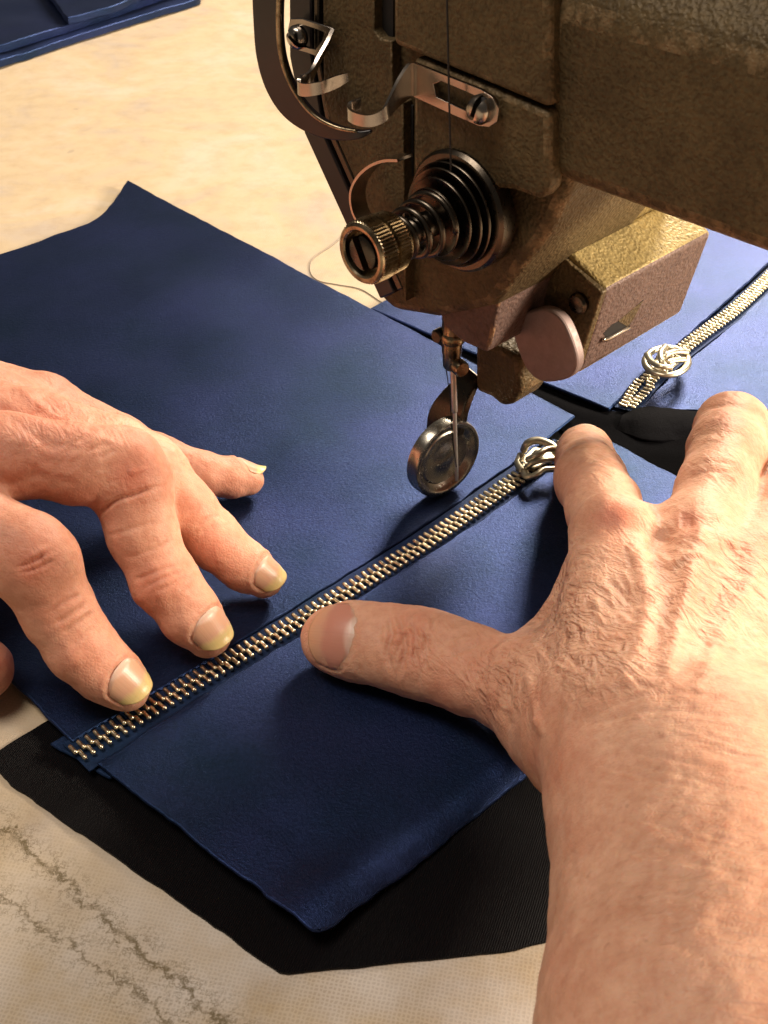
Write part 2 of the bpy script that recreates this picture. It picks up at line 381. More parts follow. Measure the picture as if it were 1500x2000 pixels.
def plain(name, col, rough=.6):
    m, nt, bs = mat(name); v = coords(nt)
    c = ramp(nt, noise(nt, v, 20, 3), [(.3, tuple(x*.7 for x in col)), (.7, col)])
    nt.links.new(c, bs.inputs['Base Color']); bs.inputs['Roughness'].default_value = rough
    return m
M_THREAD = plain('black_thread', (.012, .010, .010)); M_THREADG = plain('grey_thread', (.34, .27, .20))
M_HOLE = plain('recess_shade', (.008, .006, .005), .8)  # near-black colour stands in for the shade inside slots and openings

# ================================================================== STRUCTURE: the table
nx, ny = 40, 40
V = [(x, y, 0) for y in np.linspace(-30, 150, ny) for x in np.linspace(-110, 110, nx)]
V2 = [(x, y, -3.0) for x, y, _ in (V[0], V[nx-1], V[-1], V[-nx])]
F = [[j*nx+i, j*nx+i+1, (j+1)*nx+i+1, (j+1)*nx+i] for j in range(ny-1) for i in range(nx-1)]
tb = obj('table_top', V, F, M_TABLE, smooth=False, base=(0, 0, 0)); tb['kind'] = 'structure'
tb['label'] = 'worn cream table top under the cloth'

# ================================================================== CLOTH
def resample(P, n):
    P = np.asarray(P, float); d = np.r_[0, np.cumsum(np.linalg.norm(np.diff(P, axis=0), axis=1))]; t = np.linspace(0, d[-1], n)
    return np.c_[tuple(np.interp(t, d, P[:, k]) for k in range(P.shape[1]))]
def sheet(name, e0, e1, mat_, th=.14, nu=90, nv=70, parent=None, hfun=None, seed=1, wob=.03, wrinkle=.05, smooth_edges=True, corner=None):
    """ruled cloth between two pixel polylines (px, py, z of the upper surface); real thickness below"""
    A = [un(*p) for p in e0]; Bq = [un(*p) for p in e1]
    if smooth_edges: A, Bq = smooth_path(A, nu*3), smooth_path(Bq, nu*3)
    A, Bq = resample(A, nu), resample(Bq, nu)
    uu = np.tile(np.linspace(0, 1, nu), nv); vv = np.repeat(np.linspace(0, 1, nv), nu)
    if corner:                               # rounded corner where u = 0, v = 1
        du = np.clip(1-uu/corner[0], 0, 1); dv = np.clip((vv-1+corner[1])/corner[1], 0, 1); k_ = np.where((du > 0) & (dv > 0), np.maximum(du, dv)/np.maximum(np.hypot(du, dv), 1e-9), 1)
        uu = np.where(k_ < 1, (1-du*k_)*corner[0], uu); vv = np.where(k_ < 1, 1-corner[1]+dv*k_*corner[1], vv)
    tt = np.linspace(0, 1, nu); G = np.stack([np.interp(uu, tt, A[:, k])*(1-vv)+np.interp(uu, tt, Bq[:, k])*vv for k in range(3)], 1)
    G[:, 0] += wob*fbm(G*1.7, seed, 4); G[:, 1] += wob*fbm(G*1.7+31, seed+9, 4)
    G[:, 2] += wrinkle*fbm(G*np.array([.22, .22, 0]), seed+4, 2)
    if hfun is not None: G[:, 2] += hfun(G, uu, vv)
    L = G.copy(); L[:, 2] -= th
    n = nu*nv; F = []
    for j in range(nv-1):
        for i in range(nu-1):
            a = j*nu+i; F.append([a, a+1, a+nu+1, a+nu]); F.append([n+a, n+a+nu, n+a+nu+1, n+a+1])
    loop = [i for i in range(nu)] + [j*nu+nu-1 for j in range(1, nv)] + [(nv-1)*nu+i for i in range(nu-2, -1, -1)] + [j*nu for j in range(nv-2, 0, -1)]
    for k in range(len(loop)):
        a, b = loop[k], loop[(k+1) % len(loop)]; F.append([a, n+a, n+b, b])
    o = obj(name, np.vstack([G, L]), F, mat_, parent)
    bevel(sharp(o, 50), .05, 2, 50)
    return o
def gauss(G, px, py, z, r, h):
    c = un(px, py, z); return h*np.exp(-((G[:, 0]-c[0])**2+(G[:, 1]-c[1])**2)/(r*r))

pouch = root('blue_pouch', [*un(600, 1100)[:2], 0], 'navy blue cloth pouch piece with a brass zipper, held flat by both hands', 'pouch')
# lining under everything
sheet('lining', [(-25, 1478, .10), (100, 1400, .10), (700, 1000, .10), (1150, 800, .10)],
      [(20, 1530, .10), (300, 1725, .10), (552, 1902, .10), (1000, 1855, .10), (1560, 1700, .10)], M_BLACK, .07, 90, 60, pouch, seed=3, wob=.03, wrinkle=.02, smooth_edges=False)
def h_left(G, u, v):
    return gauss(G, 860, 975, .4, 1.2, -.05) + .10*np.exp(-((1-v)/.03)**2)*0
# left (far side of zipper) panel: edge 0 = far/left edge, edge 1 = folded edge beside the zipper
cBL = un(135, 1447); cB = un(250, 355); cZ = un(1122, 812)
off = cBL - cZ; cL = cB + off*1.0
def back(p): x, y = project(np.array([p[0], p[1], 0.])); return (x, y)
lx, ly = back(cL)
sheet('far_panel', [(250, 352, .42), (190, 425, .36), (100, 462, .34), (0, 497, .34), (lx*.5, (497+ly)*.5+10, .34), (lx, ly, .34)],
      [(1124, 812, .38), (1006, 902, .40), (872, 996, .41), (742, 1081, .42), (447, 1266, .41), (140, 1450, .41)], M_BLUE, .11, 150, 120, pouch, h_left, 11, .03, .035)
# near panel on the operator's side of the zipper
def h_near(G, u, v):
    return .16*np.exp(-((v-.90)/.10)**2)*np.exp(-(u/.12)**2) - .26*np.clip((v-.90)/.10, 0, 1)**2*(1-.6*np.exp(-(u/.08)**2)) + gauss(G, 640, 1250, .5, 1.4, -.06)
sheet('near_panel', [(188, 1490, .45), (600, 1229, .43), (800, 1104, .42), (1000, 974, .42), (1165, 845, .40)],
      [(628, 1836, .62), (648, 1812, .60), (690, 1772, .56), (735, 1738, .52), (860, 1640, .48), (990, 1532, .45), (1100, 1440, .46), (1510, 1030, .44)], M_BLUE, .11, 150, 110, pouch, h_near, 23, .035, .035, corner=(.035, .045))
# inner turned-under flap seen below the near panel and beyond the tape ends
sheet('tape_flap', [(95, 1452, .26), (600, 1165, .26), (1060, 872, .26)], [(215, 1520, .26), (660, 1225, .26), (1108, 935, .26)], M_TAPE, .10, 90, 12, pouch, None, 29, .03, .02)

second = root('back_pouch', [*un(1250, 600)[:2], 0], 'brightly lit periwinkle blue pouch piece with its own zipper behind the machine', 'pouch')
sheet('upper_panel', [(722, 603, .36), (800, 560, .36), (930, 470, .36), (1120, 350, .36), (1350, 205, .36)],
      [(1190, 800, .44), (1240, 748, .46), (1310, 682, .48), (1400, 603, .50), (1530, 490, .52)], M_BLUE, .15, 90, 70, second, None, 37, .03, .05)
sheet('lower_panel', [(1250, 796, .40), (1284, 764, .41), (1338, 712, .42), (1428, 636, .44), (1548, 529, .46)],
      [(1480, 800, .42), (1620, 800, .42), (1720, 740, .42), (1800, 690, .42), (1900, 640, .42)], M_BLUE, .15, 80, 50, second, None, 41, .03, .05)
sheet('zipper_backing', [(1160, 812, .26), (1300, 690, .28), (1530, 490, .30)], [(1285, 795, .26), (1350, 730, .28), (1560, 545, .30)], M_BLUE, .08, 60, 10, second, None, 43, .03, .02)
sheet('lining', [(722, 604, .16), (840, 655, .16), (1020, 735, .16), (1130, 780, .20), (1400, 800, .20)],
      [(735, 622, .16), (850, 685, .16), (1030, 790, .16), (1150, 880, .16), (1380, 985, .18)], M_SATIN, .06, 70, 24, second, lambda G, u, v: .25*np.exp(-((v-.35)/.18)**2)*np.clip(u*2-1, 0, 1), 47, .05, .05, False)
sheet('lining_fold', [(1215, 806, .42), (1262, 792, .60), (1330, 797, .62), (1400, 808, .60)], [(1200, 838, .26), (1262, 858, .36), (1330, 860, .36), (1400, 858, .36)], M_GLOSS, .08, 50, 24, second,
      lambda G, u, v: .14*np.sin(np.pi*v), 53, .05, .05)

# folded cloth lying in the far corner
fold = root('folded_cloth', [*un(60, 60)[:2], 0], 'stack of folded navy cloth at the far corner of the table', 'cloth')
sheet('lower_layer', [(-260, -60, .5), (-60, -60, .5), (150, -140, .5), (420, -160, .5)], [(-260, 190, .5), (-10, 122, .5), (150, 70, .5), (390, -4, .5)], M_BLUE, .45, 60, 30, fold, None, 61, .05, .1, False)
sheet('middle_layer', [(-260, -80, 1.1), (-60, -80, 1.1), (130, -160, 1.1), (400, -180, 1.1)], [(-260, 150, 1.1), (12, 84, 1.1), (150, 40, 1.1), (400, -40, 1.1)], M_BLUE, .5, 60, 30, fold, None, 67, .05, .1, False)
sheet('top_layer', [(55, -60, 1.6), (150, -120, 1.6), (400, -200, 1.6)], [(132, 32, 1.6), (220, 10, 1.6), (420, -70, 1.6)], M_BLUE, .45, 40, 24, fold, None, 71, .05, .08, False)

# loose thread lying on the table
V, F = tube([un(*p) for p in [(676, 455, .03), (650, 478, .03), (612, 505, .03), (606, 530, .03), (622, 548, .03), (660, 556, .03), (705, 565, .03), (745, 590, .03)]], .022, 6, 60)
tag(obj('thread_end', V, F, M_THREADG, None), 'loose grey thread end curling on the cream table', 'thread')

# ================================================================== ZIPPERS
def tooth_mesh(L=.25, r=.060):
    V = []; F = []; seg = 10; prof = []
    for t in np.linspace(0, math.pi, 7): prof.append((-L/2-math.cos(t)*0+0, 0))
    xs = []
    for t in np.linspace(math.pi, math.pi/2, 4): xs.append((-L/2+math.cos(t)*r*1.0, math.sin(t)*r*1.0))
    xs += [(-L/2+r*.8, r*.96), (L/2-r*1.1, r*.90)]
    for t in np.linspace(math.pi/2, 0, 4): xs.append((L/2+math.cos(t)*r*1.14, math.sin(t)*r*1.14))
    for k, (x, rr) in enumerate(xs):
        for j in range(seg):
            th = 2*math.pi*j/seg; V.append((x, math.cos(th)*max(rr, .004), math.sin(th)*max(rr, .004)*1.15))
        if k:
            for j in range(seg): F.append([(k-1)*seg+j, (k-1)*seg+(j+1) % seg, k*seg+(j+1) % seg, k*seg+j])
    F.append(list(range(seg))); F.append(list(range((len(xs)-1)*seg, len(xs)*seg))[::-1])
    me = bpy.data.meshes.new('tooth'); me.from_pydata([tuple(np.array(v)*CM) for v in V], [], F); me.materials.append(M_TOOTH)
    bm = bmesh.new(); bm.from_mesh(me); bmesh.ops.recalc_face_normals(bm, faces=bm.faces); bm.to_mesh(me); bm.free()
    me.polygons.foreach_set('use_smooth', [True]*len(me.polygons)); return me
TOOTH = tooth_mesh()
def zipper(base, label, path, pitch, z_tape, scale=1.0, spread_from=None, tape_w=.62):
    zr = root('zipper', base, label, 'zipper', 'brass zippers set into the pouches')
    P = smooth_path([un(*p) for p in path], 400); P = resample(P, 400)
    d = np.r_[0, np.cumsum(np.linalg.norm(np.diff(P, axis=0), axis=1))]; L = d[-1]
    T = np.gradient(P, axis=0); T /= np.linalg.norm(T, axis=1)[:, None]; S = np.cross(T, ZV); S /= np.linalg.norm(S, axis=1)[:, None]
    # tape
    nn = 120; idx = np.linspace(0, 399, nn).astype(int); V = []
    for i in idx:
        for s in (-tape_w, -.2, .2, tape_w): V.append(P[i]+S[i]*s-ZV*(.055 if abs(s) > .3 else .05))
    Vt = np.array(V); Vb = Vt-np.array([0, 0, .04]); n4 = nn*4; F = []
    for i in range(nn-1):
        for k in range(3):
            a = i*4+k; F.append([a, a+1, a+5, a+4]); F.append([n4+a, n4+a+4, n4+a+5, n4+a+1])
        F.append([i*4, i*4+4, n4+i*4+4, n4+i*4]); F.append([i*4+3, n4+i*4+3, n4+i*4+7, i*4+7])
    F.append([0, n4, n4+1, n4+2, n4+3, 3, 2, 1]); e = (nn-1)*4; F.append([e, e+1, e+2, e+3, n4+e+3, n4+e+2, n4+e+1, n4+e])
    obj('tape', np.vstack([Vt, Vb]), F, M_TAPE, zr, smooth=False)
    k = 0
    for side in (-1, 1):
        s = .04 if side < 0 else pitch/2
        while s < L:
            p = np.array([np.interp(s, d, P[:, c]) for c in range(3)]); t = np.array([np.interp(s, d, T[:, c]) for c in range(3)]); t /= np.linalg.norm(t)
            sv = np.cross(t, ZV); sv /= np.linalg.norm(sv); spread = .150*scale
            if spread_from is not None and s > spread_from[0] and s < spread_from[1]:
                q = (s-spread_from[0])/(spread_from[1]-spread_from[0]); spread += spread_from[2]*math.sin(q*math.pi/2)
            c = p + sv*side*spread + ZV*.075
            o = bpy.data.objects.new('tooth', TOOTH); COL.objects.link(o); o.parent = zr
            rz = random.uniform(-.05, .05)
            m3 = np.column_stack([sv, np.cross(ZV, sv), ZV]); mm = Matrix(m3.tolist()).to_4x4() @ Matrix.Rotation(rz, 4, 'Z') @ Matrix.Rotation(random.uniform(-.05, .09), 4, 'Y')
            o.matrix_local = Matrix.Translation(Vector((c-np.array(base))*CM)) @ mm @ Matrix.Scale(scale, 4)
            s += pitch; k += 1
    return zr
zb1 = [*un(150, 1480)[:2], .2]
zip1 = zipper(zb1, 'long brass zipper running diagonally between the two hands', [(147, 1476, .42), (400, 1322, .42), (620, 1193, .42), (830, 1063, .42), (1000, 944, .42), (1110, 868, .42)], .242, .4)
zb2 = [*un(1220, 800)[:2], .2]
zip2 = zipper(zb2, 'short brass zipper on the brightly lit cloth behind the machine', [(1222, 798, .42), (1262, 748, .44), (1310, 702, .46), (1370, 655, .46), (1440, 602, .48), (1535, 512, .50)], .225, .4, .95, (.2, 1.9, .10), .45)

def loop_px(cx, cy, rx, ry, z, dz=0., n=40, ph=0.): return [un(cx+rx*math.cos(a), cy+ry*math.sin(a), z+dz*math.sin(a+ph)) for a in np.linspace(0, 2*math.pi, n, endpoint=False)]
def slider(parent, c, t, pull_pts, s=1.0):
    """slider body with two plates and a knotted pull"""
    c = np.asarray(c); t = np.asarray(t)/np.linalg.norm(t); sv = np.cross(t, ZV); sv /= np.linalg.norm(sv)
    out = [(-.55, .30), (-.35, .36), (0, .40), (.35, .46), (.5, .42), (.58, .2)]
    pol = [(x, y) for x, y in out] + [(x, -y) for x, y in reversed(out)]
    n = len(pol); V = []; 
    for z in (.20, .30): V += [c + t*x*s + sv*y*s + ZV*z*s for x, y in pol]
    F = [list(range(n)), list(range(2*n-1, n-1, -1))] + [[i, (i+1) % n, n+(i+1) % n, n+i] for i in range(n)]
    b = obj('slider', V, F, M_PULL, parent); bevel(sharp(b), .05, 3)
    V, F = tube([c-t*.3*s+ZV*.3*s, c-t*.15*s+ZV*.5*s, c+t*.15*s+ZV*.52*s, c+t*.35*s+ZV*.3*s], .075*s, 10, 20)
    obj('bridge', V, F, M_PULL, b)
    for P, r, cl in pull_pts:
        V, F = tube(P, r*s, 12, 48, .75, False) if not cl else tube(P, r*s, 12, None, .8, True)
        obj('pull', V, F, M_PULL, b)
    return b
# knotted pull on the far zipper
c2 = un(1295, 722, .42)
sl2 = slider(zip2, c2, un(1340, 672, .42)-un(1260, 760, .42), [
    (loop_px(1302, 706, 42, 27, 1.05, .10, 36), .135, True),
    ([un(*p) for p in [(1264, 692, 1.1), (1272, 706, 1.2), (1290, 716, 1.35), (1312, 718, 1.3)]], .13, False),
    ([un(*p) for p in [(1300, 676, 1.25), (1291, 688, 1.4), (1292, 704, 1.4), (1300, 716, 1.25)]], .13, False),
    ([un(*p) for p in [(1342, 688, 1.15), (1320, 687, 1.35), (1302, 692, 1.45), (1294, 700, 1.35)]], .13, False),
    ([un(*p) for p in [(1338, 703, 1.1), (1318, 704, 1.25), (1304, 708, 1.3)]], .135, False)])
c1 = un(1046, 908, .42)
sl1 = slider(zip1, c1, un(1100, 870, .42)-un(1000, 940, .42), [
    ([un(*p) for p in [(1022, 880, .9), (1030, 866, 1.2), (1050, 860, 1.3), (1075, 868, 1.3), (1090, 882, 1.2)]], .15, False),
    ([un(*p) for p in [(1030, 898, 1.0), (1050, 888, 1.3), (1066, 878, 1.35), (1085, 876, 1.2)]], .135, False),
    ([un(*p) for p in [(1026, 915, .8), (1040, 904, 1.1), (1062, 898, 1.2), (1082, 896, 1.1)]], .125, False),
    ([un(*p) for p in [(1020, 906, .75), (1028, 930, .8), (1046, 928, .95), (1060, 918, 1.0), (1082, 916, .95)]], .135, False),
    ([un(*p) for p in [(1018, 888, .75), (1012, 905, .75), (1022, 920, .8)]], .135, False)])

# ================================================================== SEWING MACHINE
mach = root('sewing_machine', M(0, 1, 0), 'old brown hammered-paint sewing machine with roller foot over the cloth', 'sewing machine')
def block(name, poly_px, b0, b1, mat_, bev=.12, seg=3, parent=None):
    V, F = extr(pix(poly_px, b0), b0, b1); o = obj(name, V, F, mat_, parent or mach); sharp(o); bevel(o, bev, seg); return o
# arm: section in (b, z) swept along a
sec = [(-2.35, 12.95), (-2.45, 16.6), (-2.2, 17.1), (-1.5, 17.7), (.2, 19.1), (1.6, 19.4), (2.6, 18.8), (2.9, 17.0), (2.9, 13.4), (2.4, 12.75), (-1.7, 12.6)]
n = len(sec); V = []
for a in (4.3, 8, 13, 19): V += [M(a, b, z) for b, z in sec]
F = [list(range(n))[::-1], list(range(3*n, 4*n))] + [[k*n+i, k*n+(i+1) % n, (k+1)*n+(i+1) % n, (k+1)*n+i] for k in range(3) for i in range(n)]
o = obj('arm', V, F, M_PAINT, mach); sharp(o, 30); bevel(o, .25, 3, 25)
# head casting
block('head', [(562, -160), (564, 120), (592, 262), (742, 586), (768, 608), (850, 622), (960, 600), (1060, 470), (1120, 352), (1122, -160)], -2.2, 3.4, M_PAINT, .28, 4)
# edge moulding along the slanting left side
block('edge_trim', [(564, -160), (565, 110), (594, 260), (742, 584), (770, 572), (634, 268), (608, 110), (606, -160)], -2.42, -2.1, M_BLACKP, .05, 2)  # black colour holds the shade of the rounded left edge
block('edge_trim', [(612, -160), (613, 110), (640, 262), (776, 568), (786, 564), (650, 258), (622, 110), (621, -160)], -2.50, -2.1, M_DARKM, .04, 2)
# cover plates with the take-up slots left open between them
block('cover_plate', [(630, -160), (730, -160), (730, 60), (742, 76), (764, 80), (766, 196), (786, 200), (788, 330), (792, 590), (788, 566), (662, 280), (632, 200)], -2.55, -2.15, M_PAINT, .05, 2)
block('cover_plate', [(766, -160), (1072, -160), (1072, 214), (962, 168), (806, 104), (766, 88)], -2.78, -2.15, M_PAINT, .18, 4)
block('cover_plate', [(806, 110), (962, 174), (1072, 220), (1072, 372), (1055, 392), (1000, 372), (880, 360), (806, 340)], -2.74, -2.15, M_PAINT, .16, 4)
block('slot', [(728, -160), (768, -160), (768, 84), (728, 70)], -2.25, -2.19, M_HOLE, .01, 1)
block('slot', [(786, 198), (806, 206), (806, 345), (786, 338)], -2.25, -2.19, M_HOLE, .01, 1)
# lower neck in front of the needle bar
V, F = extr(pix([(800, 470), (1010, 470), (1000, 512), (972, 600), (958, 668), (950, 690), (902, 668), (868, 640), (822, 515)], -1.9), -1.9, 2.2)
o = obj('neck', V, F, M_MAUVE, mach); sharp(o); bevel(o, .10, 3)
# sloping shoulder that carries the neck into the head
sh0 = pix([(985, 360), (1066, 388), (1128, 352), (1128, 300), (985, 300)], -2.3)
block('shoulder', [(960, 375), (1050, 392), (1085, 385), (1100, 395), (1062, 462), (1015, 520), (985, 560), (940, 560)], -2.05, 5.2, M_PAINT2, .30, 4)
# lifter block behind the neck
def lifter():
    b0, b1 = .4, 5.4
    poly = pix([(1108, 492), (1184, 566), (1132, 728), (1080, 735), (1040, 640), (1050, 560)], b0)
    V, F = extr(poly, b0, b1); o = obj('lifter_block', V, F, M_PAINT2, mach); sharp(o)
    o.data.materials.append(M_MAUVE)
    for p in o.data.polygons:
        if p.normal @ Vector(AV) > .5 and p.normal.z < .15: p.material_index = 1  # outer side's shade is put into a darker, browner paint
    m_ = o.modifiers.new('bevel', 'BEVEL'); m_.width = .14*CM; m_.segments = 3; m_.limit_method = 'ANGLE'
    return o
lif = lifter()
block('lifter_face', [(1100, 505), (1176, 572), (1126, 722), (1084, 728), (1046, 640), (1056, 566)], .25, .5, M_PAINT, .05, 2)
a0, z0 = onb(1131, 592, .2)
V, F = lathe(M(a0, .3, z0), -BV, [(0, .30), (.16, .30), (.24, .24), (.27, .1)], 24); sharp(obj('screw_head', V, F, M_DARKM, lif))
# slot on the lifter's outer side: dark plate coloured as its shade, lever over it
def side_quad(pts, a_off):
    # points given on the lifter's outer side: found on the plane through its edge
    e0 = M(onb(1184, 566, .4)[0], .4, onb(1184, 566, .4)[1]); e1 = M(onb(1132, 728, .4)[0], .4, onb(1132, 728, .4)[1])
    nrm = np.cross(e1-e0, BV); nrm /= np.linalg.norm(nrm)
    if nrm @ AV < 0: nrm = -nrm
    out = []
    for x, y in pts:
        d = ray(x, y); t = ((e0+nrm*a_off-CP) @ nrm)/(d @ nrm); out.append(CP+d*t)
    return np.array(out), nrm
def plate(name, pts, off, th, m, parent, bev=.02):
    P, nrm = side_quad(pts, off); k = len(P); V = np.vstack([P, P-nrm*th]); F = [list(range(k)), list(range(2*k-1, k-1, -1))]+[[i, (i+1) % k, k+(i+1) % k, k+i] for i in range(k)]
    o = obj(name, V, F, m, parent); sharp(o); bevel(o, bev, 2); return o
plate('opening_shade', [(1178, 652), (1196, 634), (1212, 626), (1258, 585), (1240, 615), (1228, 640), (1188, 662)], .012, .05, M_HOLE, lif, .005)
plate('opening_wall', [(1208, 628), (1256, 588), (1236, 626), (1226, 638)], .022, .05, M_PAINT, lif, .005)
P, nrm = side_quad([(1176, 664), (1190, 660), (1212, 648), (1228, 640)], .05)
V, F = tube(P, .07, 8, 14); obj('lever', V, F, M_STEEL, lif)
# round knob
a0, z0 = onb(1054, 682, -.7)
V, F = lathe(M(a0, 0, z0), -BV, [(-.6, .35), (.1, .35), (.1, .95), (.14, 1.06), (.2, 1.10), (.42, 1.10), (.47, 1.08), (.50, 1.04), (.50, 1.0), (.50, .5), (.50, .0)], 48)
V = np.array(V); cc = M(a0, 0, z0)
w_ = V-cc; V = V + (w_-np.outer(w_ @ BV, BV))*(.05*np.sign(np.cos(4*np.arctan2(w_ @ ZV, w_ @ AV)+.9))*np.abs(np.cos(4*np.arctan2(w_ @ ZV, w_ @ AV)+.9))**1.0)[:, None]
o = obj('release_knob', V, F, metal_mat('mauve_knob', (.28, .205, .19), .5, .15, (.235, .17, .155), .35), mach); sharp(o, 20)
# presser bar block below
block('presser_clamp', [(926, 660), (1012, 694), (1020, 762), (1000, 792), (978, 796), (958, 778), (926, 765)], .6, 2.0, M_PAINT, .22, 4)
# needle bar, clamp, screw, needle
NB = -.75
ab, zb = onb(882, 700, NB)
V, F = lathe(M(ab, NB, zb+2.6), -ZV, [(0, .32), (1.7, .32), (1.75, .36), (1.9, .38), (2.0, .36), (2.05, .30), (2.35, .30), (2.5, .27), (2.85, .25), (2.95, .18)], 32); sharp(obj('needle_bar', V, F, M_BRASS, mach))
V, F = lathe(M(ab, NB-.05, zb+.0), AV*.95-BV*.3, [(.1, .10), (.42, .10), (.42, .22), (.46, .25), (.68, .25, .02), (.72, .21), (.73, .02)], 28); sharp(obj('clamp_screw', V, F, M_BRASS, mach), 40)
V, F = lathe(M(ab-.30, NB-.1, zb+.75), -BV, [(0, .22), (.25, .22), (.3, .17)], 20); sharp(obj('thread_guide', V, F, M_DARKM, mach))
n_top = M(ab+.06, NB, zb-.15); n_bot = un(894, 992, .30); n_bot = n_top+(n_bot-n_top)*.80
V, F = tube([n_top, n_top*.62+n_bot*.38, n_top*.6+n_bot*.4, n_top*.12+n_bot*.88, n_bot], [.095, .095, .065, .06, .05], 14, 40); obj('needle', V, F, metal_mat('needle_steel', (.85, .80, .72), .36), mach)
V, F = tube([M(ab-.32, NB-.2, zb+.75), n_top*.8+n_bot*.2-AV*.16-BV*.05, n_top*.4+n_bot*.6-AV*.07-BV*.06, n_bot+ZV*.55-BV*.05], .018, 6, 40); obj('thread', V, F, M_THREAD, mach)
# roller foot
WR = 1.34
aw, bw = -.75, .25
wc = M(aw, bw, .42+WR)
def place_wheel():
    # slide along the feed direction until the hub shows where the photo has it
    best = None
    for a in np.linspace(-2, 1, 61):
        for b in np.linspace(-2, 2, 81):
            x, y = project(M(a, b, .42+WR)); e = (x-866)**2+(y-893)**2
            if best is None or e < best[0]: best = (e, a, b)
    return best[1], best[2]
aw, bw = place_wheel(); wc = M(aw, bw, .42+WR)
WAX = AV*.98-BV*.10
V, F = lathe(wc, WAX, [(-.28, .2), (-.28, WR*.9), (-.22, WR), (.16, WR), (.22, WR*.97), (.24, WR*.90), (.20, WR*.84), (.10, WR*.76), (.04, WR*.70), (.07, WR*.66), (.05, WR*.60), (.01, WR*.4), (.03, WR*.3), (.06, WR*.22), (.07, .0)], 72)
o = obj('roller', V, F, metal_mat('worn_roller_steel', (.42, .39, .335), .24, .03, (.34, .315, .27)), mach); sharp(o, 40)
lef = [(838, 845), (840, 815), (848, 792), (866, 768), (890, 742), (910, 715)]; rig = [(900, 852), (906, 830), (910, 808), (917, 786), (927, 764), (940, 740)]
bs_ = [bw+.55, bw+.6, bw+.7, bw+.9, bw+1.2, bw+1.6]
V, F = strip([mb(x, y, b) for (x, y), b in zip(lef, bs_)], [mb(x, y, b) for (x, y), b in zip(rig, bs_)], .30, 24)
o = obj('foot_shank', V, F, M_DARKM, mach); sharp(o); bevel(o, .05, 2)
V, F = lathe(wc, WAX, [(-.7, .22), (-.2, .22), (-.1, .15)], 20); obj('axle', V, F, M_DARKM, mach)

# thread tension assembly: axis runs towards the operator
at_, zt_ = onb(866, 425, -3.3)
def ax(h): return M(at_, -2.7-h, zt_)
V, F = lathe(ax(0), -BV, [(-.3, 1.56), (.12, 1.56), (.22, 1.48), (.24, 1.3), (.2, 1.1)], 72); sharp(obj('tension_boss', V, F, M_DARKM, mach))
tens = mach
def disc(h, r, m=M_DARKM):
    V, F = lathe(ax(h), -BV, [(-.05, .5), (-.02, r*.9), (.05, r), (.09, r), (.11, r*.985), (.08, r*.93), (.03, r*.80), (.03, r*.5)], 72)
    return sharp(obj('tension_disc', V, F, m, mach), 50)
disc(.30, 1.34); disc(.50, 1.24); disc(.68, 1.06); disc(.92, .86)
V, F = lathe(ax(0), -BV, [(.1, .34), (2.2, .34)], 32); obj('stud', V, F, M_DARKM, mach)
P = [ax(1.0+h*1.25)+(AV*math.cos(th)+ZV*math.sin(th))*(.78-.30*h) for h, th in zip(np.linspace(0, 1, 120), np.linspace(0, 2*math.pi*3.4, 120))]
V, F = tube(P, .085, 10); obj('spring', V, F, M_DARKM, mach)
V, F = lathe(ax(2.25), -BV, [(0, .40), (.03, .52), (.12, .56), (.18, .50), (.2, .38), (.4, .38), (.45, .55), (.52, .6)], 48); sharp(obj('collar', V, F, M_DARKM, mach))
# find how far out the nut must sit
bn = min(np.linspace(1.5, 6, 181), key=lambda h: (project(ax(h))[0]-712)**2+(project(ax(h))[1]-513)**2)
k0 = bn-1.0
V, F = lathe(ax(k0), -BV, [(-.3, .4), (-.15, .62), (-.08, .68), (0, .70), (.0, .74, .05), (.38, .76, .05), (.40, .66), (.48, .66), (.50, .78, .05), (.92, .78, .05), (.94, .74), (1.0, .73), (1.03, .68), (1.02, .60), (.98, .56), (.70, .54), (.70, .0)], 104)
o = obj('knurled_nut', V, F, M_BRASS, mach); sharp(o, 25)
for sgn in (-1, 1):                          # split stud inside the nut
    V = []; R = .44
    for h in (.6, .96, 1.0):
        rr = R if h < .99 else R*.86
        V += [ax(k0+h)+(AV*math.cos(t_)+ZV*math.sin(t_))*rr for t_ in np.linspace(-1.25, 1.25, 9)+(0 if sgn > 0 else math.pi)+.5]
    F = [list(range(18, 27))]+[[k*9+i, k*9+(i+1) % 9, (k+1)*9+(i+1) % 9, (k+1)*9+i] for k in range(2) for i in range(9)]
    sharp(obj('split_stud', V, F, M_DARKM, o))
# take-up spring guard: bent strip around the discs
G1 = [(806, 302), (778, 303), (750, 314), (726, 336), (713, 366), (716, 400), (730, 426), (752, 442), (778, 448)]
pt = [M(*(lambda az: (az[0], -3.0, az[1]))(onb(x, y, -3.0))) for x, y in G1]
V, F = strip(pt, [p - BV*.55 + ZV*.0 for p in pt], .07, 40); o = obj('spring_guard', V, F, M_STEEL, mach); sharp(o)
# thread from above to the discs
V, F = tube([M(*(lambda az: (az[0], -3.25, az[1]))(onb(x, y, -3.25))) for x, y in ((868, -180), (873, 0), (877, 180), (881, 345))], .028, 6, 30); obj('thread', V, F, M_THREAD, mach)

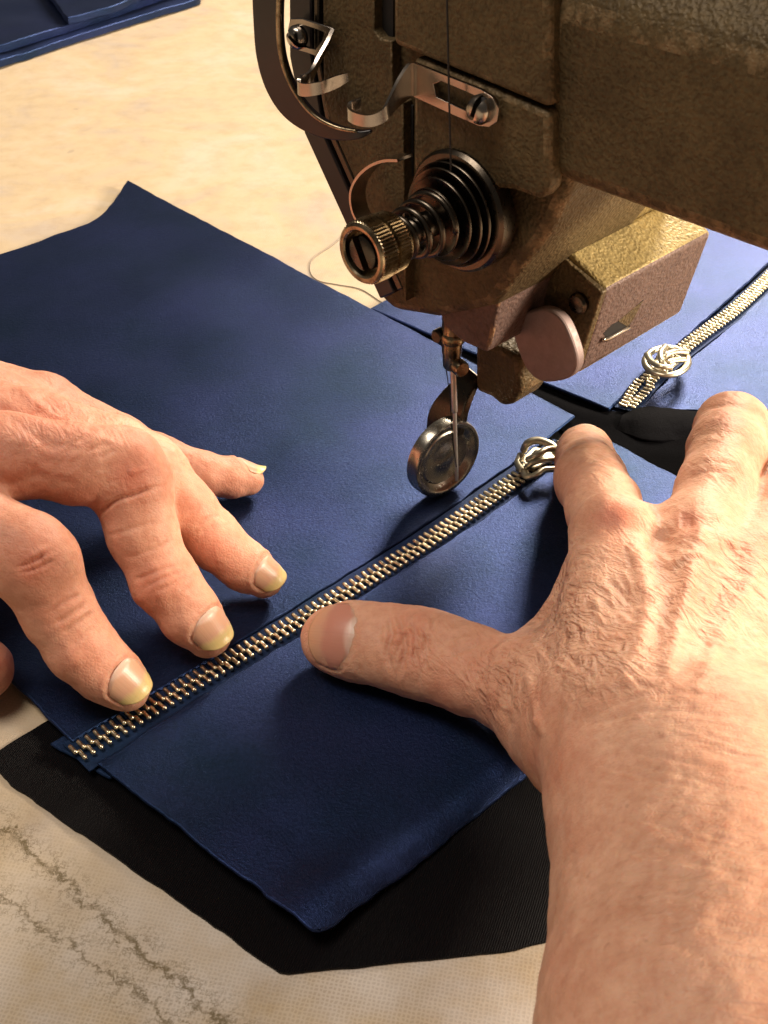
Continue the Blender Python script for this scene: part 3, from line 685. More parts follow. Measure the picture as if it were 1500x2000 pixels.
# slotted thread guides
def slot_plate(outer, inner, b0, th, name, m):
    """plate with a real slot: ring between outer and inner outlines (equal counts)"""
    n = len(outer); Vo = pix(outer, b0); Vi = pix(inner, b0); V = []
    for b in (b0, b0+th): V += [M(a, b, z) for a, z in Vo] + [M(a, b, z) for a, z in Vi]
    F = []
    for i in range(n):
        j = (i+1) % n
        F += [[i, j, n+j, n+i], [2*n+i, 3*n+i, 3*n+j, 2*n+j], [i, 2*n+i, 2*n+j, j], [n+i, n+j, 3*n+j, 3*n+i]]
    o = obj(name, V, F, m, mach); sharp(o); bevel(o, .025, 2); return o
def screw(px, py, b, r, parent, ang):
    a, z = onb(px, py, b); c = M(a, b, z); u = AV*math.cos(ang)+ZV*math.sin(ang); v = -AV*math.sin(ang)+ZV*math.cos(ang); S = []
    for sgn in (-1, 1):
        V = []; ths = np.linspace(.12, math.pi-.12, 12)*sgn
        for h, k in ((0, 1.), (.10, 1.), (.20, .82), (.25, .5)): V += [c-BV*h*(r/.3)+(u*math.cos(t)+v*max(abs(math.sin(t))*k, .16)*sgn if False else u*math.cos(t)*k+v*(abs(math.sin(t))*k*.86+.14)*sgn)*r for t in ths]
        n = len(ths); F = [[k*n+i, k*n+(i+1) % n, (k+1)*n+(i+1) % n, (k+1)*n+i] for k in range(3) for i in range(n)] + [list(range(3*n, 4*n))]
        o = obj('screw_head', V, F, M_STEEL, parent); sharp(o, 40)
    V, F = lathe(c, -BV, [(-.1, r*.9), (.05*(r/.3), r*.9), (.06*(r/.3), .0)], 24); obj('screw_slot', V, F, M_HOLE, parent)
g2 = slot_plate([(806, 122), (880, 152), (940, 176), (962, 190), (974, 212), (970, 238), (955, 248), (935, 246), (880, 222), (806, 188)],
                [(846, 164), (862, 158), (900, 174), (932, 188), (950, 200), (956, 218), (950, 230), (936, 228), (890, 208), (852, 190)], -2.95, .10, 'thread_guide', M_STEEL)
screw(940, 213, -2.95, .33, g2, 1.25)
top = [mb(806, 122, -2.95), mb(797, 126, -3.1), mb(778, 155, -3.5), mb(762, 186, -3.8), mb(748, 212, -4.05), mb(726, 224, -4.2), mb(702, 222, -4.25), mb(684, 213, -4.2), mb(684, 200, -4.0), mb(705, 190, -3.8)]
bot = [mb(806, 188, -2.95), mb(797, 192, -3.1), mb(780, 205, -3.5), mb(766, 220, -3.8), mb(750, 238, -4.05), mb(727, 247, -4.2), mb(702, 245, -4.25), mb(684, 236, -4.2), mb(684, 222, -4.0), mb(705, 212, -3.8)]
V, F = strip(top, bot, .09, 60); o = obj('guide_hook', V, F, M_STEEL, g2); sharp(o)
g1 = slot_plate([(566, 36), (590, 36), (620, 46), (650, 56), (640, 80), (622, 112), (600, 104), (580, 98), (568, 80), (562, 56)],
                [(578, 52), (592, 50), (612, 56), (634, 64), (628, 80), (616, 96), (604, 94), (592, 90), (580, 78), (575, 64)], -2.75, .10, 'thread_guide', M_STEEL)
screw(583, 72, -2.75, .30, g1, -.5)
top = [mb(650, 56, -2.75), mb(640, 78, -3.0), mb(622, 110, -3.4), mb(606, 138, -3.7), mb(588, 148, -3.9), mb(584, 158, -4.0), mb(596, 163, -4.0), mb(622, 160, -3.9), mb(655, 148, -3.5), mb(678, 142, -3.2)]
bot = [mb(646, 74, -2.75), mb(637, 95, -3.0), mb(620, 130, -3.4), mb(606, 160, -3.7), mb(589, 174, -3.9), mb(585, 184, -4.0), mb(597, 188, -4.0), mb(624, 184, -3.9), mb(656, 172, -3.5), mb(680, 158, -3.2)]
V, F = strip(top, bot, .09, 60); o = obj('guide_hook', V, F, M_STEEL, g1); sharp(o)
# curved take-up guard
outer = [(494, -160), (497, -40), (500, 40), (506, 110), (524, 172), (556, 222), (600, 254), (650, 270), (700, 270), (728, 258)]
inner = [(552, -160), (552, -40), (550, 40), (554, 100), (568, 150), (592, 194), (622, 226), (660, 246), (700, 254), (726, 252)]
def prof_b(i, n): return -3.9+1.0*(i/(n-1))**2
top = smooth_path([mb(x, y, prof_b(i, 10)) for i, (x, y) in enumerate(outer)], 60); bot = smooth_path([mb(x, y, prof_b(i, 10)) for i, (x, y) in enumerate(inner)], 60)
V, F = strip(top, bot, .22); o = obj('take_up_guard', V, F, M_BLACKP, mach); sharp(o, 40); bevel(o, .06, 3)
edge = [p*.985+q*.015 for p, q in zip(bot, top)]
V, F = tube([p-BV*.10 for p in bot[:54]], [.07, .075, .06, .05], 8); obj('guard_edge', V, F, M_BRASS, o)

# ================================================================== HANDS
class Field:
    def __init__(self, lo, hi, h):
        self.lo = np.array(lo, float); self.h = h; self.n = np.ceil((np.array(hi)-self.lo)/h).astype(int)+1
        self.D = np.full(self.n, 3.0, np.float32)
    def sub(self, lo, hi):
        i0 = np.maximum(np.floor((lo-self.lo)/self.h).astype(int), 0); i1 = np.minimum(np.ceil((hi-self.lo)/self.h).astype(int)+1, self.n)
        if np.any(i1 <= i0): return None
        ax_ = [(self.lo[k]+self.h*np.arange(i0[k], i1[k])).astype(np.float32) for k in range(3)]
        return tuple(slice(i0[k], i1[k]) for k in range(3)), ax_
    def cone(self, p, q, r1, r2, k=.3, flat=None, cut=False):
        p = np.asarray(p, np.float32); q = np.asarray(q, np.float32); R = max(r1, r2)+k+.35
        s = self.sub(np.minimum(p, q)-R, np.maximum(p, q)+R)
        if s is None: return
        sl, (X, Y, Z) = s
        x = X[:, None, None]-p[0]; y = Y[None, :, None]-p[1]; z = Z[None, None, :]-p[2]; b = q-p; bb = float(b @ b)+1e-9
        t = np.clip((x*b[0]+y*b[1]+z*b[2])/bb, 0, 1)
        wx = x-t*b[0]; wy = y-t*b[1]; wz = z-t*b[2]; d2 = wx*wx+wy*wy+wz*wz
        if flat is not None:
            nv, f = flat; wn = wx*nv[0]+wy*nv[1]+wz*nv[2]; d2 = d2+(1/(f*f)-1)*wn*wn
        d = np.sqrt(d2)-(r1+(r2-r1)*t); D = self.D[sl]
        if cut:
            d = -d; hh = np.clip(.5-.5*(D-d)/k, 0, 1); self.D[sl] = D+(d-D)*hh+k*hh*(1-hh)
        else:
            hh = np.clip(.5+.5*(D-d)/k, 0, 1); self.D[sl] = D+(d-D)*hh-k*hh*(1-hh)
    def chain(self, pts, k=.3, flat=None):
        for a, b in zip(pts[:-1], pts[1:]): self.cone(a[0], b[0], a[1], b[1], k, flat)
    def sample(self, P):
        g = (P-self.lo)/self.h; i = np.clip(np.floor(g).astype(int), 0, self.n-2); f = g-i; r = 0
        for dx in (0, 1):
            for dy in (0, 1):
                for dz in (0, 1):
                    r = r+(f[:, 0] if dx else 1-f[:, 0])*(f[:, 1] if dy else 1-f[:, 1])*(f[:, 2] if dz else 1-f[:, 2])*self.D[i[:, 0]+dx, i[:, 1]+dy, i[:, 2]+dz]
        return r
    def grad(self, P):
        e = self.h; g = np.stack([self.sample(P+np.eye(3)[k]*e)-self.sample(P-np.eye(3)[k]*e) for k in range(3)], 1)
        return g/(np.linalg.norm(g, axis=1)[:, None]+1e-9)
    def mesh(self):
        D = self.D; S = D < 0
        c = np.zeros(tuple(np.array(D.shape)-1), np.int8)
        for dx in (0, 1):
            for dy in (0, 1):
                for dz in (0, 1):
                    c += S[dx:D.shape[0]-1+dx, dy:D.shape[1]-1+dy, dz:D.shape[2]-1+dz]
        act = (c > 0) & (c < 8); idx = -np.ones(act.shape, np.int32); cells = np.argwhere(act); idx[act] = np.arange(len(cells))
        pos = np.zeros((len(cells), 3)); cnt = np.zeros(len(cells)); cor = [(a, b, d) for a in (0, 1) for b in (0, 1) for d in (0, 1)]
        val = {q: D[cells[:, 0]+q[0], cells[:, 1]+q[1], cells[:, 2]+q[2]].astype(float) for q in cor}
        for q in cor:
            for k in range(3):
                if q[k] == 0:
                    q2 = list(q); q2[k] = 1; q2 = tuple(q2); v0, v1 = val[q], val[q2]; m = (v0 < 0) != (v1 < 0)
                    t = np.where(m, v0/(np.where(m, v0-v1, 1)), 0); p = np.tile(np.array(q, float), (len(cells), 1)); p[:, k] += t
                    pos[m] += p[m]; cnt[m] += 1
        V = self.lo+(cells+pos/cnt[:, None])*self.h; Fs = []
        for k in range(3):
            a, b = [(1, 2), (2, 0), (0, 1)][k]
            sl0 = [slice(None)]*3; sl1 = [slice(None)]*3; sl0[k] = slice(0, -1); sl1[k] = slice(1, None)
            E = np.argwhere(S[tuple(sl0)] != S[tuple(sl1)])
            E = E[(E[:, a] > 0) & (E[:, b] > 0) & (E[:, a] < D.shape[a]-1) & (E[:, b] < D.shape[b]-1)]
            ins = S[E[:, 0], E[:, 1], E[:, 2]]
            def at(da, db):
                e = E.copy(); e[:, a] -= da; e[:, b] -= db; return idx[e[:, 0], e[:, 1], e[:, 2]]
            Q = np.stack([at(1, 1), at(0, 1), at(0, 0), at(1, 0)], 1); Q[~ins] = Q[~ins][:, ::-1]; Fs.append(Q)
        return V, np.vstack(Fs)

def poly_dist(X, Y, pts, smooth=True):
    P = smooth_path(np.c_[np.array(pts, float)[:, :2], np.zeros(len(pts))], max(8, 5*len(pts)))[:, :2] if len(pts) > 2 and smooth else np.array(pts, float)[:, :2]
    best = np.full(len(X), 1e9); par = np.zeros(len(X))
    for i in range(len(P)-1):
        b = P[i+1]-P[i]; t = np.clip(((X-P[i, 0])*b[0]+(Y-P[i, 1])*b[1])/(b @ b+1e-9), 0, 1)
        d = np.hypot(X-P[i, 0]-t*b[0], Y-P[i, 1]-t*b[1]); m = d < best; best[m] = d[m]; par[m] = (i+t[m])/(len(P)-1)
    return best, par

class Nail:
    def __init__(self, tip, prev, hint, r, L, W, back=.9, ang=1.0, lift=.02, gs=1.0):
        self.gs = gs
        self.t = np.asarray(tip)-np.asarray(prev); self.t /= np.linalg.norm(self.t)
        n = np.asarray(hint, float); n = n-self.t*(n @ self.t); self.n = n/np.linalg.norm(n); self.s = np.cross(self.t, self.n)
        self.o = np.asarray(tip, float)-self.n*(r*.25); self.r = r; self.L = L; self.W = W; self.back = back; self.ang = ang; self.lift = lift
    def outline(self, u, v): pass
    def build(self, fld, parent, m, over=.10):
        nu, nv = 25, 30; us = np.linspace(-1, 1, nu); G = np.zeros((nv, nu, 3)); al = np.zeros((nv, nu))
        for j in range(nv):
            for i, u in enumerate(us):
                v = j/(nv-1); y0 = -self.back+.16*self.L*u**4*0-self.L*.0+self.L*.13*abs(u)**2.5; y1 = -self.back+self.L*(1-.30*abs(u)**2.4)
                y0 = -self.back + self.L*.30*abs(u)**2.4
                y = y0+(y1-y0)*v; th = u*self.ang*(1-.10*(v < .1)); al[j, i] = v
                ysurf = min(y, self.r*.42)
                d = self.n*math.cos(th)+self.s*math.sin(th); rs = np.linspace(.2*self.r, 1.9*self.r, 60)
                P = self.o+self.t*ysurf+np.outer(rs, d); f = fld.sample(P); k = np.argmax(f > 0); 
                rr = rs[max(k-1, 0)]+(rs[1]-rs[0])*(-f[max(k-1, 0)]/(f[k]-f[max(k-1, 0)]+1e-9)) if k > 0 else self.r
                G[j, i] = self.o+self.t*y+d*rr
        # a nail is a stiff plate: smooth its radius field
        for _ in range(6):
            H = G.copy(); H[1:-1] = (G[:-2]+2*G[1:-1]+G[2:])/4; H[:, 1:-1] = (H[:, :-2]+2*H[:, 1:-1]+H[:, 2:])/4; H[0] = G[0]; H[-1] = G[-1]; G = H
        dirs = G-(self.o+((G-self.o) @ self.t)[..., None]*self.t); dirs /= np.linalg.norm(dirs, axis=2)[..., None]
        prof = np.interp(np.linspace(0, 1, nv), [0, .12, .5, 1], [-.035, .015, .035, .03])[:, None, None]; edge = (np.abs(us)**6*.04)[None, :, None]
        T = G+dirs*(prof-edge+self.lift); Bm = T-dirs*.05
        V = np.vstack([T.reshape(-1, 3), Bm.reshape(-1, 3)]); n = nu*nv; F = []
        for j in range(nv-1):
            for i in range(nu-1):
                a = j*nu+i; F.append([a, a+1, a+nu+1, a+nu]); F.append([n+a, n+a+nu, n+a+nu+1, n+a+1])
        loop = list(range(nu))+[j*nu+nu-1 for j in range(1, nv)]+[(nv-1)*nu+i for i in range(nu-2, -1, -1)]+[j*nu for j in range(nv-2, 0, -1)]
        for k in range(len(loop)): a, b = loop[k], loop[(k+1) % len(loop)]; F.append([a, n+a, n+b, b])
        o = obj('fingernail', V, F, m, parent); ac = np.tile(us, nv); a2 = o.data.attributes.new('across', 'FLOAT', 'POINT'); a2.data.foreach_set('value', np.r_[ac, ac].astype(np.float32)); at = o.data.attributes.new('along', 'FLOAT', 'POINT'); at.data.foreach_set('value', np.r_[al.ravel(), al.ravel()].astype(np.float32))
        return o
    def groove(self, V):
        w_ = V-self.o; y = w_ @ self.t; a = w_ @ self.n; s = w_ @ self.s; th = np.arctan2(s, a); u = th/self.ang
        near = (np.linalg.norm(w_, axis=1) < 2.2*self.r+self.L) & (a > -.3*self.r)
        y0 = -self.back+self.L*.30*np.clip(np.abs(u), 0, 1.2)**2.4
        dv = (y0-y); du = (np.abs(u)-1)*self.ang*self.r
        dd = np.where((dv > 0) & (du < 0), dv, np.where(dv <= 0, du, np.hypot(np.maximum(dv, 0), np.maximum(du, 0))))
        endf = np.clip((.35*self.r-y)/(.25*self.r), 0, 1)
        disp = (.022*np.exp(-((dd-.12)/.09)**2) - .035*np.exp(-((dd-.0)/.05)**2) - .02*(dd < 0))*endf
        return np.where(near, disp*self.gs, 0)

def J(px, py, z, r): return (un(px, py, z), r)
def finish_hand(fld, name, mat_, parent_label, cat, nails, strokes, reds, joints, seed, wr_px=None, wmask=()):
    V, F = fld.mesh()
    # two light smoothing passes keep the grid from showing
    for _ in range(2):
        acc = np.zeros_like(V); c = np.zeros(len(V))
        for k in range(4):
            np.add.at(acc, F[:, k], V[F[:, (k+1) % 4]]); np.add.at(acc, F[:, k], V[F[:, (k+3) % 4]]); np.add.at(c, F[:, k], 2)
        V = V*.4+.6*acc/np.maximum(c, 1)[:, None]
    V = V-fld.grad(V)*np.clip(fld.sample(V), -.03, .03)[:, None]
    N = fld.grad(V); X, Y = project(V); view = CP-V; view /= np.linalg.norm(view, axis=1)[:, None]; facing = np.clip((N*view).sum(1)*1.6-.1, 0, 1)
    disp = np.zeros(len(V))
    # low, uneven flesh
    disp += .035*fbm(V*.9, seed, 3) + .012*fbm(V*3.1, seed+5, 3)
    Xw = X+3.0*vnoise(V*2.0, seed+3); Yw = Y+3.0*vnoise(V*2.0+17, seed+4)
    # creases (-), veins, tendons (+) laid on the skin: (points in px, width px, height cm)
    for pts, wd, h in strokes:
        q = np.array(pts, float); m_ = (Xw > q[:, 0].min()-4*wd-8) & (Xw < q[:, 0].max()+4*wd+8) & (Yw > q[:, 1].min()-4*wd-8) & (Yw < q[:, 1].max()+4*wd+8)
        if not m_.any(): continue
        d, t = poly_dist(Xw[m_], Yw[m_], pts); fade = np.clip(np.minimum(t, 1-t)*5+.25, 0, 1)
        disp[m_] += h*np.exp(-(d/max(wd, 3.6))**2)*facing[m_]*fade
    # skin folds over the joints
    for (c, axis, dors, r, amp, n, span) in joints:
        c = np.asarray(c); ax_ = np.asarray(axis, float)/np.linalg.norm(axis); dn = np.asarray(dors, float); dn = dn-ax_*(dn @ ax_); dn /= np.linalg.norm(dn)
        w_ = V-c; near = np.linalg.norm(w_, axis=1) < 2.4*r
        q = w_[near]; s_ = q @ ax_; lat = q @ np.cross(ax_, dn); wt = np.clip((N[near] @ dn)*1.5, 0, 1)*np.exp(-(lat/(r*1.0))**4)
        wob = .10*vnoise(np.c_[lat*1.8, s_*.8, s_*0]+seed*3.3, 5)+.05*vnoise(np.c_[lat*5, s_*2, s_*0], 6)
        x = s_+wob+.10*(lat/r)**2
        prof = 0
        for k in range(n):
            o_ = (k-(n-1)/2)*span/max(n-1, 1)+.03*math.sin(k*7.3+seed); prof = prof-np.exp(-((x-o_)/.042)**2)*(.6+.4*math.sin(k*3.1+1))
        disp[near] += amp*prof*wt + amp*.5*np.exp(-(s_/(span*.7))**2)*wt
    if wr_px: disp += wr_px(V, N, X, Y, facing)
    for nl in nails: disp += nl.groove(V)
    wr = np.zeros(len(V)); ln = np.full(len(V), .18)
    for px, py, rx, ry, a, w in wmask:
        g = a*np.exp(-(((X-px)/rx)**2+((Y-py)/ry)**2))
        if w: wr = np.maximum(wr, g)
        else: ln = np.maximum(ln, g)
    V = V+N*disp[:, None]
    V[:, 2] = np.maximum(V[:, 2], .30)
    red = np.zeros(len(V))
    for px, py, r, a in reds: red = np.maximum(red, a*np.exp(-((X-px)**2+(Y-py)**2)/(r*r)))
    red = np.clip(red*(1+.5*fbm(V*1.5, seed+8, 2)), 0, 1)
    return V, F, dict(red=red, wrinkle=wr, lines=ln)
def hand_object(name, V, F, red, m):
    b = np.array([*V.mean(0)[:2], V[:, 2].min()])
    me = bpy.data.meshes.new(name); Vm = ((V-b)*CM).astype(np.float32)
    me.vertices.add(len(Vm)); me.vertices.foreach_set('co', Vm.ravel())
    me.loops.add(F.size); me.loops.foreach_set('vertex_index', F.ravel().astype(np.int32))
    me.polygons.add(len(F)); me.polygons.foreach_set('loop_start', np.arange(0, F.size, 4, dtype=np.int32)); me.polygons.foreach_set('use_smooth', np.ones(len(F), bool))
    me.update(calc_edges=True); me.validate(); me.materials.append(m)
    
    for k_, v_ in red.items(): at = me.attributes.new(k_, 'FLOAT', 'POINT'); at.data.foreach_set('value', np.asarray(v_).astype(np.float32))
    o = bpy.data.objects.new(name, me); COL.objects.link(o); o.location = Vector(b)*CM; o['base'] = [float(x) for x in b]; return o
UPV = np.array([0, -.35, 1.]); VIEWUP = np.array([0, -.8, .6])

# ---------------------------------------------------------------- right hand
def right_hand():
    f = Field((-4.5, 4.0, .1), (16.5, 37.0, 9.0), .055)
    fl = (np.array([0, -.62, .78]), .80)
    # forearm: three parallel runs make an oval section
    for (x0, x1, r0, r1, dz) in ((1275, 1338, 2.02, 2.28, 0), (1375, 1475, 2.25, 2.6, .25), (1475, 1610, 2.0, 2.3, 0)):
        P0 = un(x0, 1545, 4.3+dz); P1 = un(x1, 2050, 4.9+dz); P2 = P1+(P1-P0)*.55
        f.cone(P0, P1, r0, r1, .9); f.cone(P1, P2, r1, r1*1.05, .9)
    # metacarpals and back of the hand
    mcp = {2: J(1196, 1046, 4.55, 1.02), 3: J(1368, 1040, 4.75, 1.05), 4: J(1500, 1075, 4.5, 1.0), 5: J(1605, 1140, 3.9, .95)}
    wr = {2: J(1190, 1430, 3.9, 1.55), 3: J(1285, 1440, 4.5, 1.65), 4: J(1390, 1450, 4.4, 1.65), 5: J(1480, 1480, 3.9, 1.6)}
    for k in (2, 3, 4, 5): f.cone(wr[k][0], mcp[k][0], wr[k][1], mcp[k][1], .75)
    for k in (2, 3, 4):
        for t in (.25, .5, .75):
            c = (wr[k][0]*(1-t)+mcp[k][0]*t+wr[k+1][0]*(1-t)+mcp[k+1][0]*t)/2-np.array([0, 0, .3]); f.cone(c, c+np.array([.01, 0, 0]), 1.15, 1.15, .8)
    for a, b in ((J(1275, 1545, 4.3, 2.0), wr[2]), (J(1375, 1545, 4.6, 2.1), wr[3]), (J(1475, 1545, 4.3, 1.9), wr[5])): f.cone(a[0], b[0], a[1], b[1], .9)
    # web and thumb muscle
    f.cone(un(1165, 1150, 3.3), un(1140, 1330, 3.0), .82, 1.35, .6)
    f.cone(un(1138, 1196, 2.7), un(1035, 1295, 2.0), .66, .86, .5)
    f.cone(un(1165, 1090, 3.4), un(1122, 1196, 2.7), .72, .70, .45)
    f.cone(un(1132, 1440, 3.1), un(1010, 1345, 2.1), 1.38, 1.08, .6)
    f.cone(un(1188, 1490, 3.4), un(1080, 1405, 2.5), 1.3, 1.18, .6)
    f.cone(un(1130, 1350, 3.0), un(1060, 1330, 2.4), 1.3, 1.1, .6)
    # thumb, seen on its nail side
    th = [J(1010, 1345, 2.1, 1.10), J(920, 1308, 1.75, 1.12), J(855, 1284, 1.6, 1.14), J(805, 1270, 1.55, 1.16), J(745, 1258, 1.45, 1.08), J(690, 1250, 1.35, 1.02), J(648, 1247, 1.25, .86)]
    f.chain(th, .35, (np.array([0, -.5, .87]), .78))
    # fingers
    ix = [mcp[2], J(1178, 990, 4.2, .96), J(1152, 935, 3.5, .98), J(1143, 900, 2.5, .86), J(1142, 885, 1.9, .82), J(1142, 872, 1.25, .70)]
    f.chain(ix, .35)
    md = [mcp[3], J(1398, 960, 4.85, 1.0), J(1420, 880, 4.7, 1.02), J(1430, 838, 4.4, 1.02), J(1432, 840, 2.9, .90), J(1428, 855, 1.9, .85), J(1424, 868, 1.25, .70)]
    f.chain(md, .35)
    rg = [mcp[4], J(1545, 1000, 4.5, .95), J(1580, 930, 4.2, .97), J(1585, 925, 2.8, .86), J(1580, 935, 1.2, .66)]
    f.chain(rg, .35)
    pk = [mcp[5], J(1680, 1080, 3.6, .82), J(1730, 1030, 3.0, .82), J(1740, 1020, 1.9, .7), J(1735, 1020, 1.1, .56)]
    f.chain(pk, .3)
    # webs between finger roots
    for a, b in ((2, 3), (3, 4), (4, 5)):
        c = (mcp[a][0]+mcp[b][0])/2-np.array([0, -.2, .45]); f.cone(c, c+np.array([.0, .3, -.1]), .85, .6, .6)
    # knuckle of the index finger stands up
    f.cone(un(1186, 1012, 5.25), un(1222, 1026, 5.25), .60, .58, .40)
    f.cone(un(1362, 1030, 5.35), un(1385, 1030, 5.35), .45, .45, .5)
    f.cone(un(1490, 1075, 5.1), un(1510, 1075, 5.1), .42, .42, .5)
    # hollows
    f.cone(un(1290, 1045, 5.6), un(1300, 1110, 6.1), .12, .12, .6, cut=True)
    f.cone(un(1432, 1060, 6.0), un(1420, 1130, 6.3), .10, .10, .6, cut=True)
    tipn = Nail(th[-1][0], th[-3][0], (0.05, -.60, .80), .95, 1.40, 1.0, .98, .92, .012, .5)
    ixn = Nail(ix[-1][0], ix[-3][0], (.0, .65, .75), .70, .95, .8, .50, .92)
    S = []
    # tendons
    S += [([(1228, 1060), (1262, 1140), (1262, 1220), (1235, 1300)], 20, .14), ([(1370, 1060), (1345, 1150), (1320, 1250), (1300, 1330)], 16, .10), ([(1490, 1100), (1440, 1180), (1400, 1260), (1370, 1330)], 15, .08)]
    S += [([(1310, 1120), (1300, 1200), (1280, 1280)], 14, -.07), ([(1410, 1140), (1370, 1230)], 12, -.05)]
    # veins
    S += [([(1282, 1066), (1296, 1090), (1318, 1102), (1350, 1088), (1380, 1092), (1405, 1110), (1425, 1128), (1460, 1138), (1500, 1165)], 7, .085), ([(1320, 1100), (1328, 1084), (1352, 1076)], 6, .06),
          ([(1330, 1180), (1350, 1195), (1358, 1205)], 6, .04), ([(1290, 1190), (1300, 1240), (1290, 1280)], 6, .03)]
    # knuckle hollow above middle finger
    S += [([(1325, 1015), (1355, 1018)], 16, -.10), ([(1370, 1030), (1366, 1065)], 12, .08)]
    # creases on middle finger
    S += [([(1385, 800), (1425, 793), (1475, 806)], 3.2, -.045), ([(1390, 812), (1430, 806), (1480, 818)], 3, -.035), ([(1345, 915), (1380, 903), (1440, 905)], 3.5, -.03), ([(1338, 935), (1380, 920), (1430, 922)], 3.5, -.025), ([(1440, 975), (1450, 990)], 5, .03)]
    # creases on index
    S += [([(1092, 990), (1105, 970), (1135, 955)], 3.5, -.045), ([(1096, 978), (1120, 955), (1150, 945)], 3, -.03), ([(1100, 880), (1140, 872), (1180, 880)], 3, -.03), ([(1115, 905), (1160, 895)], 4, .02)]
    # thumb folds
    S += [([(757, 1205), (765, 1235), (758, 1270), (766, 1310)], 6.5, -0.093), ([(775, 1198), (785, 1225), (790, 1262), (784, 1315)], 6.5, -0.111), ([(800, 1210), (812, 1245), (806, 1300)], 6.5, -0.093), ([(828, 1225), (832, 1262), (826, 1310)], 6.5, -0.076), ([(745, 1215), (742, 1260)], 6.5, -0.051),
          ([(770, 1225), (785, 1232), (800, 1228)], 6, 0.085), ([(765, 1250), (778, 1250)], 6.5, 0.068), ([(815, 1240), (845, 1236)], 6, 0.068), ([(860, 1255), (885, 1242), (915, 1232)], 6.5, -0.060), ([(880, 1280), (910, 1265), (945, 1250)], 6.5, -0.060)]
    S += [([(950, 1262), (990, 1245), (1005, 1232)], 6, -0.119), ([(925, 1330), (955, 1290), (985, 1262)], 6, -0.085), ([(1000, 1335), (985, 1380), (1000, 1430)], 9, -0.102), ([(1030, 1310), (1040, 1370), (1060, 1430)], 8, 0.119), ([(1050, 1400), (1058, 1440)], 12, 0.102), ([(965, 1300), (1000, 1290)], 7, 0.085)]
    # loose skin wrinkles between thumb and index
    rs = random.Random(5)
    for i in range(46):
        x = rs.uniform(1040, 1225); y = rs.uniform(1065, 1320)
        if y < 1290-(x-1000)*1.05: continue
        L = rs.uniform(25, 60); a = math.radians(rs.uniform(25, 75)); dx, dy = math.cos(a)*L, math.sin(a)*L
        S.append(([(x, y), (x+dx*.5+rs.uniform(-5, 5), y+dy*.5+rs.uniform(-5, 5)), (x+dx, y+dy)], rs.uniform(2.5, 4.5), rs.choice((-.05, -.04, .045, .03))))
    for i in range(38):
        x = rs.uniform(1240, 1490); y = rs.uniform(1040, 1330); L = rs.uniform(18, 45); a = math.radians(rs.uniform(-20, 45)); dx, dy = math.cos(a)*L, math.sin(a)*L
        S.append(([(x, y), (x+dx*.5+rs.uniform(-4, 4), y+dy*.5+rs.uniform(-4, 4)), (x+dx, y+dy)], rs.uniform(2.5, 4.5), rs.choice((-.03, -.025, .03))))
    # folds above the wrist
    S += [([(1058, 1552), (1064, 1515), (1072, 1470)], 5, -.10), ([(1072, 1470), (1085, 1420), (1090, 1380)], 9, -.05)]
    S += [([(1140, 1410), (1200, 1375), (1270, 1355), (1340, 1350), (1420, 1365)], 5, -.05), ([(1165, 1395), (1230, 1360), (1300, 1345)], 5, .035), ([(1140, 1420), (1220, 1395), (1320, 1390), (1420, 1400)], 5, -.04), ([(1180, 1345), (1230, 1330), (1300, 1330)], 8, .06), ([(1150, 1345), (1160, 1310)], 5, -.03)]
    for i in range(70):
        y = rs.uniform(1420, 1990); x = rs.uniform(1150, 1430); L = rs.uniform(60, 150); sl = .30-(y-1420)/600*.12
        S.append(([(x, y), (x+L*.5, y+L*.5*sl+rs.uniform(-3, 3)), (x+L, y+L*sl)], 3.0, rs.choice((-.018, -.014, .016))))
    Jn = [(th[3][0]+np.array([0, -.3, .6]), th[4][0]-th[2][0], (0, -.5, .87), 1.2, .05, 4, .9)]
    reds = [(1195, 1015, 36, .95), (1345, 1015, 26, .55), (640, 1245, 60, .45), (800, 1240, 90, .40), (900, 1330, 110, .35), (1430, 800, 40, .3), (1080, 1480, 90, .35), (1050, 1380, 60, .3), (1480, 1060, 40, .3), (1100, 930, 40, .25), (1120, 1620, 60, .22), (1090, 1900, 70, .25)]
    V, F, red = finish_hand(f, 'hand', None, '', '', [tipn, ixn], S, reds, Jn, 3, wmask=[
        (1110, 1190, 95, 120, 1.0, 1), (1180, 1290, 110, 80, .8, 1), (850, 1270, 80, 60, .35, 1), (980, 1320, 70, 80, .7, 1), (1350, 1150, 170, 130, .45, 1), (1180, 930, 90, 60, .16, 1), (1420, 900, 80, 120, .16, 1),
        (1420, 1720, 260, 420, 1.0, 0), (1300, 1390, 190, 70, .9, 0), (1420, 1000, 90, 200, .45, 0)])
    o = hand_object('person', V, F, red, M_SKIN_R)
    tag(o, 'bare right forearm and hand, thumb on the zipper and index finger on its slider', 'hand')
    tipn.build(f, o, M_NAILT); ixn.build(f, o, nail_mat('pale_nail', (.74, .56, .32), (.68, .46, .30)))
    return o
right_hand()

